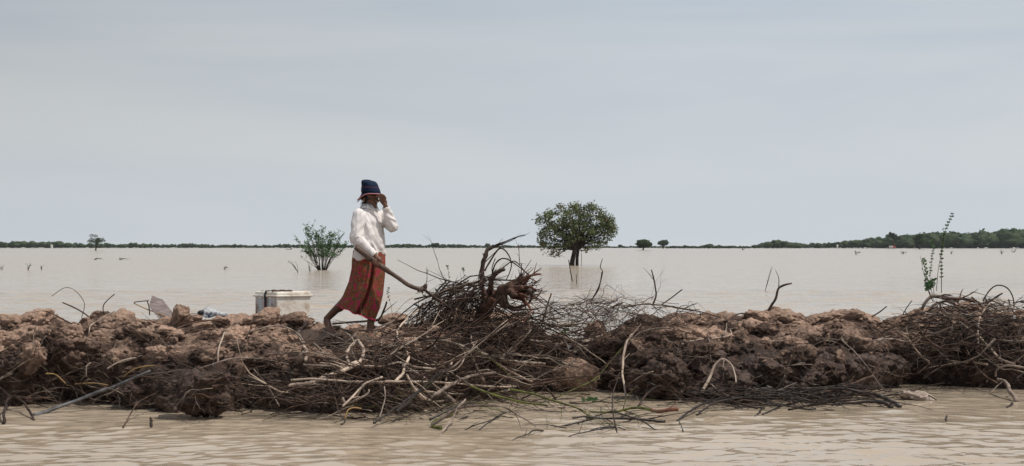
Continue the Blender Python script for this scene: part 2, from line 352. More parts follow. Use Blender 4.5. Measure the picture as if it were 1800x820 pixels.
HERO = [(20, 566, 24, 12, 'mid'), (62, 562, 32, 15, 'mid'), (42, 596, 42, 22, 'dry'), (88, 596, 34, 20, 'mid'), (52, 628, 28, 26, 'dry'), (8, 606, 22, 22, 'mid'), (132, 592, 26, 18, 'dry'), (112, 614, 24, 16, 'mid'),
 (155, 612, 28, 14, 'mid'), (205, 566, 36, 17, 'mid'), (180, 560, 20, 14, 'mid'), (230, 588, 34, 17, 'mid'), (128, 640, 22, 14, 'mid'), (320, 556, 16, 19, 'dry'), (336, 566, 22, 10, 'dry'), (285, 586, 34, 12, 'dry'), (262, 592, 30, 12, 'dry'),
 (250, 570, 22, 8, 'mid'), (470, 557, 26, 13, 'dry'), (445, 563, 22, 9, 'dry'), (510, 563, 28, 12, 'mid'), (536, 566, 16, 7, 'mid'), (506, 624, 32, 22, 'dry'), (566, 636, 28, 20, 'dry'), (540, 655, 26, 12, 'mid'), (405, 613, 22, 14, 'wet'),
 (459, 606, 16, 12, 'dry'), (425, 585, 18, 10, 'dry'), (355, 575, 22, 9, 'dry'), (385, 568, 24, 8, 'dry'), (380, 592, 18, 9, 'mid'), (600, 600, 30, 14, 'mid'), (660, 612, 26, 14, 'dry'), (250, 702, 46, 22, 'wet'), (185, 706, 30, 14, 'wet'), (302, 712, 30, 16, 'wet'),
 (955, 622, 26, 22, 'mid'), (900, 602, 34, 20, 'mid'), (870, 630, 30, 16, 'mid'), (1048, 590, 17, 22, 'mid'), (1060, 612, 18, 16, 'mid'), (945, 600, 20, 20, 'mid'), (1130, 566, 32, 12, 'mid'), (1115, 590, 22, 12, 'mid'), (1180, 575, 22, 11, 'mid'),
 (1210, 566, 26, 10, 'dry'), (1190, 590, 22, 12, 'mid'), (1230, 596, 30, 14, 'mid'), (1285, 603, 20, 13, 'dry'), (1298, 585, 18, 10, 'mid'), (1320, 578, 26, 16, 'dry'), (1335, 560, 22, 12, 'dry'), (1362, 556, 24, 12, 'dry'), (1388, 560, 22, 11, 'dry'),
 (1350, 582, 24, 12, 'mid'), (1424, 566, 22, 9, 'mid'), (1455, 560, 26, 10, 'dry'), (1490, 558, 30, 11, 'dry'), (1525, 562, 26, 9, 'dry'), (1495, 598, 30, 15, 'mid'), (1460, 600, 26, 12, 'dry'), (1530, 610, 34, 12, 'dry'), (1590, 566, 28, 10, 'mid'), (1565, 575, 22, 12, 'mid'),
 (1620, 572, 24, 14, 'mid'), (1160, 605, 20, 12, 'mid'), (1100, 640, 26, 14, 'wet'), (1290, 680, 42, 22, 'wet'), (1340, 655, 44, 26, 'wet'), (1400, 650, 40, 30, 'wet'), (1450, 650, 44, 28, 'wet'), (1240, 640, 48, 26, 'wet'), (1510, 650, 40, 24, 'wet'),
 (1380, 612, 40, 18, 'mid'), (1420, 596, 34, 15, 'mid'), (1560, 640, 36, 20, 'wet'), (1240, 690, 30, 16, 'wet'), (1135, 685, 28, 16, 'wet')]
for a in HERO: add_clod(a[0], a[1], a[2]*1.08, a[3]*1.12, a[4], hero=.72, sub=4, sink=.15)
add_clod(352, 693, 52, 40, 'wet', hero=.6, sub=5, name='mud_boulder', label='big rounded lump of dark wet mud at the waterline left of the brush heap', Y=12.75, sink=.1)
add_clod(1168, 668, 52, 48, 'wet', hero=.5, sub=5, name='mud_boulder', label='big smooth dark mud lump at the waterline right of the pale clay block', Y=14.3)
def cut_block():
    Y = 15.15; u = Y/F; me_b = MB(); v, f = ICO[5]; off = Vector((3, 8, 1)); out = []
    pl = [(Vector(a).normalized(), b) for a, b in (((.25, -1, .35), .52), ((-.6, -.7, .3), .62), ((1, -.35, .1), .72), ((.1, -.2, 1), .55), ((-.8, .1, .7), .62), ((.6, 0, .8), .66), ((-1, 0, -.1), .8), ((.3, -1, -.5), .62))]
    for c in v:
        k = c.copy()
        for _ in range(2):
            for nn, dd in pl:
                e = k.dot(nn)-dd
                if e > 0: k -= nn*e*.96
        k *= 1.25; r = noise.noise(c*2.2+off)*.07+(noise.turbulence(c*4+off, 4, True)-.5)*-.09+noise.noise(Vector((c.x*3+c.z*6, c.y*3, c.z*14-c.x*7)))*.035
        k = k*(1+r); out.append(Vector((k.x*42*u, k.y*40*u, k.z*29*u)))
    me_b.add([P(1008, 656, Y)+o for o in out], f); o = me_b.build('clay_block', SOIL_PALE, origin=tuple(P(1008, 656, Y)))
    tag(o, 'pale pinkish angular block of cut clay under the short grey log', 'clay block')
    b = len(bvV); bvV.extend([tuple(P(1008, 656, Y)+k) for k in out]); bvF.extend([tuple(i+b for i in q) for q in f])
cut_block()
add_clod(1614, 698, 32, 10, 'rock', hero=.7, sub=4, name='pale_rock', label='flat pale rock lying in the water off the right end of the wet branches', Y=H*F/(703-433), sink=0, cat='rock')
add_clod(692, 563, 28, 13, 'dry', hero=.6, sub=4, Y=15.6)
BV = BVHTree.FromPolygons(bvV, bvF)
n = 0
while n < 205:
    px = random.uniform(-120, 1900); top = interp(SKY_T, px); bot = interp(FOOT_T, px)
    py = random.uniform(top-2, bot-4)
    if 560 < px < 900 and py > 640 and random.random() < .8: continue
    if 960 < px < 1060 and py > 630: continue
    if interp(HOLLOW, px) > .35 and py > top+.5*(bot-top) and random.random() < .85: continue
    r = 7+22*random.random()**2.0
    fr = (py-top)/(bot-top)
    if fr < .12: r *= .6
    if 250 < px < 400 and fr < .25: continue
    k = 'wet' if fr > .55 else ('dry' if random.random() < (.45 if fr < .3 else .2) else 'mid')
    if add_clod(px, py, r*random.uniform(.9, 1.4), r*random.uniform(.6, .95), k, sink=random.uniform(.1, .5)): n += 1
# crumbs: nobody could count these
cr = MB(); v1, f1 = ICO[1]
for i in range(2600):
    px = random.uniform(-150, 1950); top = interp(SKY_T, px); bot = interp(FOOT_T, px)
    h, nn = cast(px, random.uniform(top-4, bot+3))
    if h is None or h.z < -.02 or 955 < 900+h.x/h.y*F < 1062: continue
    r = .008+.035*random.random()**2.5; sc = Vector((r*random.uniform(.8, 1.5), r*random.uniform(.8, 1.3), r*random.uniform(.5, 1)))
    o = Vector((i, i*.3, 0)); h = h+nn*r*.2
    cr.add([h+Vector((c.x*sc.x, c.y*sc.y, c.z*sc.z))*(1+.5*noise.noise(c*1.5+o)) for c in v1], f1)
cr = cr.build('crumbled_soil', SOIL, bank, smooth=False); tag(cr, kind='stuff')
BV = BVHTree.FromPolygons(bvV, bvF)
BV = BVHTree.FromPolygons([tuple(v) for v in V0]+bvV[NB:], bvF)      # brush lies over the brink of the hollows

# ---------------------------------------------------------------- distant trees
def leaf_quad(mb, c, r, mi=0, droop=0):
    a = Vector((random.gauss(0, 1), random.gauss(0, 1), random.gauss(0, .7)-droop)).normalized(); b = a.orthogonal().normalized()
    b = (Matrix.Rotation(random.uniform(0, 2*PI), 3, a) @ b); a = a*r; b = b*r*.5
    mb.add([c-a, c+b*1.0, c+a, c-b], [(0, 1, 2, 3)], mi)
def ragged_crown(mb, c, rx, ry, rz, nleaf, lr, mi=0, core=True):
    """a dense crown: a rough inner mass plus leaf clumps that break its outline"""
    off = Vector((random.uniform(0, 99), random.uniform(0, 99), 0))
    if core:
        v, f = ICO[3]
        mb.add([c+Vector((k.x*rx, k.y*ry, k.z*rz))*(.82+.45*noise.noise(k*1.8+off)+.2*noise.noise(k*5+off)) for k in v], f, mi)
    for i in range(nleaf):
        k = Vector((random.gauss(0, 1), random.gauss(0, 1), random.gauss(0, 1))).normalized()
        rr = (.82+.45*noise.noise(k*1.8+off))*random.uniform(.8, 1.18)
        leaf_quad(mb, c+Vector((k.x*rx, k.y*ry, k.z*rz))*rr, lr*random.uniform(.6, 1.3), mi)
FD = 1150.0
def far_strip(name, tab, step, label, Y0, depth=60):
    mb = MB(); px = tab[0][0]
    u = Y0/F
    while px < tab[-1][0]:
        h = interp(tab, px)*u*random.uniform(.78, 1.30)
        if h > .15*u*3:
            Y = Y0+random.uniform(-1, 1)*depth*.5
            x = (px-900)/F*Y; w = max(h*random.uniform(.55, .95), step*u*.8)
            ragged_crown(mb, Vector((x, Y, h*.50)), w, w, h*.52, 90, max(.25, h*.10))
        px += step*random.uniform(.6, 1.3)
    o = mb.build(name, FAR); return tag(o, label, 'treeline', None, 'stuff')
# height of the treeline above the waterline, in photo pixels
far_strip('far_treeline', [(-260, 10), (0, 10), (15, 9), (30, 11), (48, 9), (60, 12), (75, 9), (90, 9), (110, 9), (125, 8), (150, 7), (190, 9), (205, 6), (230, 8), (260, 6), (300, 6), (340, 7), (380, 5), (420, 6), (460, 4.5), (500, 6), (560, 6), (600, 6), (640, 6), (680, 6), (700, 7), (740, 5), (800, 6), (840, 5), (900, 4.5), (950, 4.5), (1060, 3.5), (1150, 3), (1330, 3.5), (1400, 3.5)], 5, 'low dark green treeline along the far shore, left to middle', FD)
far_strip('far_woods', [(1326, 5), (1345, 9), (1365, 12), (1385, 11), (1410, 7), (1440, 9), (1470, 9), (1500, 13), (1530, 16), (1560, 19), (1590, 19), (1620, 21), (1650, 26), (1680, 25), (1700, 23), (1740, 26), (1790, 28), (1840, 30), (2000, 28), (2150, 26)], 4.5, 'dark green flooded woods rising toward the right along the far shore', FD-120, 90)
far_strip('far_scrub', [(1174, 2), (1186, 5), (1195, 3), (1207, 6), (1218, 3), (1230, 5), (1245, 6), (1252, 3), (1262, 6), (1272, 3), (1283, 5), (1300, 2), (1308, 4), (1318, 1)], 4.5, 'broken line of low grey green scrub in front of the far shore right of middle', 950, 20)

def lone_tree(name, px, base, top, halfw, label, trunk_px=3, kind='round', Ymax=1000, mat_=FAR, leaves=900, lr=.14, gap=0):
    Y = min(H*F/max(base-433, .1), Ymax); u = Y/F; hgt = (base-top)*u if Y < Ymax else (H/u-(433-0)/1)+0
    z1 = H-(top-433)*u; x = (px-900)*u; w = halfw*u
    root = empty(name, (x, Y, 0)); tag(root, label, 'tree')
    tb = MB(); bz = z1*.32 if kind != 'shrub' else z1*.1
    tb.tube([Vector((x-w*.08, Y, -.3)), Vector((x, Y, bz*.5)), Vector((x+w*.05, Y, bz)), Vector((x+w*.15, Y, z1*.65))], [trunk_px*u*.6, trunk_px*u*.5, trunk_px*u*.42, trunk_px*u*.2], 7)
    tips = []
    for k in range(6):
        a = k*1.05+random.uniform(-.3, .3); e = Vector((x+math.cos(a)*w*.6, Y+math.sin(a)*w*.6, z1*random.uniform(.55, .9))); tips.append(e)
        tb.tube(spline([Vector((x, Y, bz*random.uniform(.6, 1))), Vector((x+math.cos(a)*w*.2, Y+math.sin(a)*w*.2, z1*.5)), e], 6), [trunk_px*u*r for r in (.3, .26, .2, .15, .1, .05)], 5)
    tb.build('trunk', TRUNK, root)
    cb = MB()
    if kind == 'round':
        ragged_crown(cb, Vector((x, Y, z1*.60)), w*.9, w*.9, z1*.36, leaves, lr)
        for q in range(4): ragged_crown(cb, Vector((x+random.uniform(-.6, .6)*w, Y+random.uniform(-.5, .5)*w, z1*random.uniform(.5, .75))), w*.42, w*.42, z1*.2, leaves//4, lr)
    else:
        for e in tips:
            for q in range(3): ragged_crown(cb, e+Vector((random.uniform(-.5, .5)*w, random.uniform(-.4, .4)*w, random.uniform(-.15, .12)*z1)), w*.30, w*.30, z1*.10, leaves//18, lr, core=False)
    cb.build('crown', mat_, root)
    return root
lone_tree('lone_tree', 169, 440.5, 413, 15, 'small thin crowned tree standing in water before the left treeline', 2.4, 'open', leaves=2000, lr=.16)
lone_tree('round_tree', 1131, 440, 421, 16, 'pale leafed spreading tree, left of the two small trees beyond the big tree', 2.6, 'round', leaves=1500, lr=.3)
lone_tree('round_tree', 1166, 437, 421.5, 11, 'dark round tree, right of the two small trees beyond the big tree', 2.8, 'round', leaves=1500, lr=.3)
lone_tree('round_tree', 765, 437, 427, 8, 'small round tree on the far shore just right of the woman', 1, 'round', leaves=500, lr=.35)
lone_tree('round_tree', 857, 436.5, 428, 5, 'tiny round tree on the far shore above the upturned stump', 1, 'round', leaves=300, lr=.3)
lone_tree('round_tree', 1090, 436.5, 430, 4, 'tiny round bush on the far shore beside the big tree crown', 1, 'round', leaves=250, lr=.3)
lone_tree('round_tree', 1617, 438, 411, 13, 'dark round tree standing out in front of the right woods', 3, 'round', leaves=1500, lr=.35)
lone_tree('round_tree', 1571, 437, 410, 9, 'flat topped tree rising above the right woods', 1.6, 'open', leaves=2000, lr=.4)
lone_tree('round_tree', 1248, 437, 429, 7, 'low bushy tree in the far scrub right of the two small trees', 1, 'round', leaves=400, lr=.3)
lone_tree('round_tree', 955, 437, 424, 8, 'dark far tree peeping out behind the left edge of the big tree', 1, 'round', leaves=500, lr=.3)

# ---------------------------------------------------------------- the big flooded tree
def big_tree():
    Y = H*F/(467-433); u = Y/F
    def q(px, py, d=0): return Vector(((px-900)*u, Y+d, H-(py-433)*u))
    root = empty('flooded_tree', q(1010, 467)); tag(root, 'big broad crowned tree with two trunks standing in the flood water', 'tree')
    for pts, r in (([(1005.5, 472), (1006, 460), (1008.5, 448), (1010, 437), (1010, 425)], [5.0, 4.4, 3.9, 3.7, 3]), ([(1014.5, 472), (1014.5, 455), (1016, 442), (1016, 430), (1020, 420)], [3.1, 2.8, 2.7, 2.6, 2.2])):
        t = MB(); t.tube(spline([q(a, b, (.15 if pts[0][0] > 1010 else 0)) for a, b in pts], 12), [interp(list(enumerate([k*u for k in r])), i*4/11) for i in range(12)], 10); t.build('trunk', TRUNK, root)
    LB = [(968, 395, 26, 24), (985, 382, 26, 20), (1012, 375, 26, 17), (1037, 376, 26, 16), (1058, 392, 24, 20), (1068, 402, 18, 18), (958, 418, 15, 16), (966, 436, 14, 10), (985, 425, 20, 14), (1020, 405, 28, 18), (1044, 415, 20, 16),
          (1000, 404, 28, 18), (1060, 420, 13, 12), (1048, 432, 8, 7), (976, 447, 8, 5), (1030, 438, 7, 5), (955, 385, 10, 9), (1014, 366, 12, 7), (1040, 366, 9, 6), (1074, 392, 10, 9)]
    tb = MB(); tips = []
    for (cx, cy, rx, ry) in LB:
        for k in range(5):
            a = random.uniform(0, 2*PI); rr = random.uniform(.2, .8)
            d = random.uniform(-1, 1)*55*u*.55*(1-abs(cx-1014)/110)
            e = q(cx+math.cos(a)*rx*rr, cy+math.sin(a)*ry*rr, d); tips.append((e, rx, ry))
            b0 = q(1010+random.uniform(-3, 8), random.uniform(425, 440), 0)
            m1 = b0.lerp(e, .4)+Vector((random.uniform(-.3, .3), 0, random.uniform(.0, .35)))
            tb.tube(spline([b0, m1, e], 8), [u*w for w in (1.7, 1.4, 1.1, .9, .7, .5, .35, .2)], 5)
            for j in range(3):
                s0 = m1.lerp(e, random.uniform(.3, .9)); tb.tube([s0, s0+Vector((random.uniform(-.6, .6), random.uniform(-.5, .5), random.uniform(-.4, .6)))], [u*.4, u*.12], 4)
    tb.build('limbs', TRUNK, root)
    cb = MB()
    for (cx, cy, rx, ry) in LB:
        nc = int(rx*ry/2.6)
        for i in range(nc):
            a = random.uniform(0, 2*PI); rr = math.sqrt(random.random())*1.02; d = random.gauss(0, .45)*(1-abs(cx-1014)/100)*2.4
            c = q(cx+math.cos(a)*rx*rr, cy+math.sin(a)*ry*rr, d)
            if noise.noise(c*1.5) < -.10: continue
            m_ = 0 if random.random() < .93 else 1
            for k in range(8):
                leaf_quad(cb, c+Vector((random.gauss(0, .13), random.gauss(0, .13), random.gauss(0, .11))), random.uniform(.06, .12), m_)
    cb.build('crown', [LEAF, mat('leaf_brown', (.10, .06, .03), .7, .2)], root, smooth=False)
    z = MB(); z.tube(spline([q(1022, 470, .1), q(1022, 462, .1), q(1022.5, 445, .1)], 5), [.02]*5, 4); z.build('hanging_root', TRUNK, root)
big_tree()

def shrub():
    Y = H*F/(475-433); u = Y/F
    def q(px, py, d=0): return Vector(((px-900)*u, Y+d, H-(py-433)*u))
    root = empty('flooded_bush', q(566, 475)); tag(root, 'green many stemmed bush standing in the water left of the woman', 'bush')
    sb = MB(); lb = MB()
    def tw(p, e, r, lvl):
        m = p.lerp(e, .5)+Vector((random.uniform(-.1, .1), random.uniform(-.1, .1), random.uniform(0, .12)))
        pts = spline([p, m, e], 7); sb.tube(pts, [r*(1-i/8) for i in range(7)], 4)
        if lvl < 2:
            for k in range(4 if lvl == 0 else 3):
                s = pts[random.randint(2, 6)]; d = (e-p).normalized()
                tw(s, s+(d+Vector((random.uniform(-.9, .9), random.uniform(-.7, .7), random.uniform(-.2, .7))))*random.uniform(.14, .36), r*.5, lvl+1)
        if lvl > 0:
            for k in range(10):
                s = pts[random.randint(1, 6)]
                if s.z < .85: continue
                leaf_quad(lb, s+Vector((random.gauss(0, .05), random.gauss(0, .05), random.gauss(0, .05))), random.uniform(.035, .075))
    for bx, ex, ey in ((560, 535, 404), (562, 548, 412), (561, 525, 424), (564, 556, 408), (566, 562, 412), (567, 573, 413), (569, 584, 420), (571, 592, 430), (572, 597, 428), (565, 545, 430), (563, 540, 447), (570, 586, 442), (568, 568, 425), (572, 598, 442)):
        d = random.uniform(-1, 1)
        tw(q(bx, 478, 0), q(ex, ey, d), u*.8, 0)
        tw(q(bx, 478, 0), q(ex+(566-ex)*.3+random.uniform(-6, 6), ey+random.uniform(4, 20), -d), u*.6, 0)
    sb.build('stems', TRUNK, root); lb.build('foliage', LEAF2, root, smooth=False)
shrub()

# small things standing in the flood
def stick_plant(px, base, top, lean, label, leafy=True, name='drowned_weed', n=3, spread=6, Y=None, r=.35):
    Y = Y or H*F/(base-433); u = Y/F
    root = empty(name, P(px, base, Y)); tag(root, label, 'water plant')
    sb = MB(); lb = MB()
    for k in range(n):
        e = P(px+lean+random.uniform(-spread, spread), top+random.uniform(0, (base-top)*.4), Y+random.uniform(-.3, .3))
        b = P(px+random.uniform(-1.5, 1.5), base+1, Y); pts = spline([b, b.lerp(e, .5)+Vector((random.uniform(-2, 2)*u, 0, 2*u)), e], 6)
        sb.tube(pts, [u*r*(1-i/9) for i in range(6)], 4)
        if leafy:
            for j in range(9): leaf_quad(lb, pts[random.randint(2, 5)]+Vector((random.gauss(0, u), random.gauss(0, u), random.gauss(0, u))), u*random.uniform(.6, 1.1))
    sb.build('stem', TRUNK, root)
    if leafy: lb.build('leaves', LEAF2, root, smooth=False)
for a in ((48, 475, 463, 1, 'reddish weed clump in the water near the left edge'), (3, 474, 464, 0, 'dark weed clump in the water at the left edge'), (73, 474, 466, 0, 'pale thin weeds in the water right of the reddish clump'),
          (524, 479, 458, -10, 'leaning leafy shoot in the water left of the green bush'), (545, 477, 462, 0, 'short upright weed in the water beside the green bush'),
          (1505, 448, 442, 4, 'low half drowned scrub in front of the right woods'), (1587, 447, 443, 2, 'sparse drowned twigs in front of the right woods'), (1760, 447, 439, 0, 'thin drowned twigs in the water near the right edge'),
          (1782, 444, 438, 0, 'small drowned sprig beside the woods at the right edge'), (1672, 447, 441, 0, 'drowned twigs in the water right of the leafy shoots'), (395, 474, 470, 3, 'faint weed floating in the open water left of the bush'),
          (1306, 440, 436, 0, 'grey drowned bush in the water below the far scrub'), (165, 457, 455, 8, 'thin line of weed in the water under the lone tree'), (210, 457, 455, 8, 'thin line of weed in the water right of the lone tree')):
    stick_plant(*a, leafy=(a[3] != 0), n=5, spread=7)
stick_plant(1344, 512, 468, 12, 'two thin stalks with a small green tuft above the open water on the right', n=2, spread=2, r=.5)
stick_plant(1014, 500, 470, 0, 'small leafy weed beside the leaning pole', n=2, spread=3, r=.4)
# leaning pole in the water near the tree
pb = MB(); pb.tube([P(1006, 495, 62), P(1003, 478, 62), P(999.5, 457, 62)], [.028, .026, .022], 6); tag(pb.build('leaning_pole', BARK['brown']), 'thin pole leaning out of the water in front of the big tree', 'pole')
# boats
def boat(px, py, w, Y, label, hull, cabin=None):
    u = Y/F; c = Vector(((px-900)*u, Y, 0)); root = empty('small_boat', c); tag(root, label, 'boat')
    hb = MB(); Lh = w*u/2; rings = []
    for i in range(9):
        s = -1+i/4; wd = Lh*.2*(1-s*s*.85)+.03; zz = .35*abs(s)**3*Lh*.25
        rings.append([c+Vector((s*Lh, y*wd, z+zz)) for y, z in ((-1, Lh*.16), (-.7, -.1), (.7, -.1), (1, Lh*.16), (.8, Lh*.16), (.5, .05), (-.5, .05), (-.8, Lh*.16))])
    hb.loft(rings); hb.build('hull', mat('hull_'+hull[0], hull[1], .6), root, smooth=False)
    return root, c, Lh
r_, c_, l_ = boat(508, 438, 10, 640, 'tiny dark rowing boat on the water left of the bush', ('dark', (.03, .025, .02)))
mb = MB(); mb.tube([c_+Vector((l_*.75, 0, .1)), c_+Vector((l_*.72, 0, .6)), c_+Vector((l_*.7, 0, .95))], [.22, .26, .12], 8); v, f = ICO[2]; mb.add([c_+Vector((l_*.7, 0, 1.08))+k*.16 for k in v], f)
tag(mb.build('person', mat('far_clothes', (.03, .03, .035))), 'tiny distant person sitting at the stern of the rowing boat', 'person')
r_, c_, l_ = boat(1566, 435.5, 18, 900, 'small far boat with a red and white cabin before the right woods', ('grey', (.25, .22, .2)))
mb = MB(); mb.box(c_+Vector((0, 0, 1.2)), (l_*.35, .6, .5)); mb.build('cabin', mat('boat_white', (.6, .6, .58)), r_, False)
mb = MB(); mb.box(c_+Vector((l_*.6, 0, 1.3)), (l_*.22, .6, .45)); mb.build('red_cover', mat('boat_red', (.55, .05, .05)), r_, False)
for px, Y, w, lab in ((91, 1000, 2.6, 'tiny white hut in the left treeline'), (1472, 930, 2, 'tiny white hut in the right woods')):
    u = Y/F; c = Vector(((px-900)*u, Y, 0)); root = empty('white_hut', c); tag(root, lab, 'hut')
    mb = MB(); mb.box(c+Vector((0, 0, 1.0)), (w*u*.5, .8, .8)); mb.build('wall', mat('hut_white', (.7, .7, .68)), root, False)
    mb = MB(); a = w*u*.65; mb.add([c+Vector(k) for k in ((-a, -1, 1.8), (a, -1, 1.8), (a, 1, 1.8), (-a, 1, 1.8), (-a, 0, 2.5), (a, 0, 2.5))], [(0, 1, 5, 4), (2, 3, 4, 5), (0, 4, 3), (1, 2, 5), (0, 3, 2, 1)]); mb.build('roof', mat('hut_roof', (.4, .38, .36)), root, False)

# ---------------------------------------------------------------- brushwood
REG = {1: (0, 480, 2.7325), 2: (350, 480, 2.7325), 3: (680, 400, 2.7325), 4: (700, 560, 3.154), 5: (1000, 480, 2.7325), 6: (1400, 360, 1.9525)}
def drape(pix, off, Y=None):
    out = []; last = None
    for px, py in pix:
        if Y is not None: out.append(Y if not isinstance(Y, tuple) else None); continue
        h, _ = cast(px, py); yw = H*F/(py-433) if py > 440 else 1e9
        ok = h is not None and h.y < yw+.3
        if ok: out.append(h.y-off)
        elif py > 655: out.append(yw-.02)
        else: out.append(None)
    if isinstance(Y, tuple):
        n = len(out); out = [Y[0]+(Y[1]-Y[0])*i/(n-1) for i in range(n)]
    known = [i for i, v in enumerate(out) if v is not None]
    if not known: out = [interp(YC_T, pix[0][0])]*len(out)
    else:
        for i in range(len(out)):
            if out[i] is None:
                k = min(known, key=lambda j: abs(j-i)); out[i] = out[k]+.03*(i-k)*0
    return out
def T(reg, label, m, w0, w1, zp, off=.07, Y=None, tw=0, name='branch', parent=None, group='traced', mid=None, rough=.10, tl=.3):
    ox, oy, sc = REG[reg]
    pix = [(ox+a/sc, oy+b/sc) for a, b in zp]
    if not parent and w0+w1 > 13 and m in ('pale', 'grey', 'brown'): tw = max(tw, random.randint(1, 3))
    ys = drape(pix, off, Y)
    raw = list(ys)
    for _ in range(8): ys = [ys[0]]+[(ys[i-1]+2*ys[i]+ys[i+1])/4 for i in range(1, len(ys)-1)]+[ys[-1]]
    if Y is None: ys = [min(a, b+off*.5) for a, b in zip(ys, raw)]
    ctl = [P(a, b, y) for (a, b), y in zip(pix, ys)]
    n = max(8, len(ctl)*5); pts = spline(ctl, n)
    u = ctl[0].y/F/sc/2*1.12
    rad = [(w0+(w1-w0)*(i/(n-1)))*u*(1+.12*noise.noise(pts[i]*9)) for i in range(n)]
    jit = max(w0, w1)*u*.5
    for i in range(1, n-1): pts[i] = pts[i]+noise.noise_vector(pts[i]*7)*jit*1.6
    b = MB(); b.tube(pts, rad, 7, rough=rough)
    for k in range(tw):
        i = random.randint(int(n*.25), n-2); d = (pts[i+1]-pts[i]).normalized()
        d = (d+Vector((random.uniform(-.9, .9), random.uniform(-.6, .6), random.uniform(-.6, .9)))).normalized(); l = tl*random.uniform(.3, 1)
        c = [pts[i], pts[i]+d*l*.5+Vector((0, 0, random.uniform(-.03, .05)*l)), pts[i]+d*l+Vector((random.uniform(-.2, .2), 0, random.uniform(-.25, .15)))*l]
        b.tube(spline(c, 6), [max(rad[i]*.5, .002)*(1-q/7) for q in range(6)], 4)
    if parent is None and Y is None and off > 0:
        pass
    if parent: o = b.build(name, BARK[m], parent)
    else:
        o = b.build(name, BARK[m], None, origin=tuple(pts[0])); tag(o, label, 'branch')
    return o
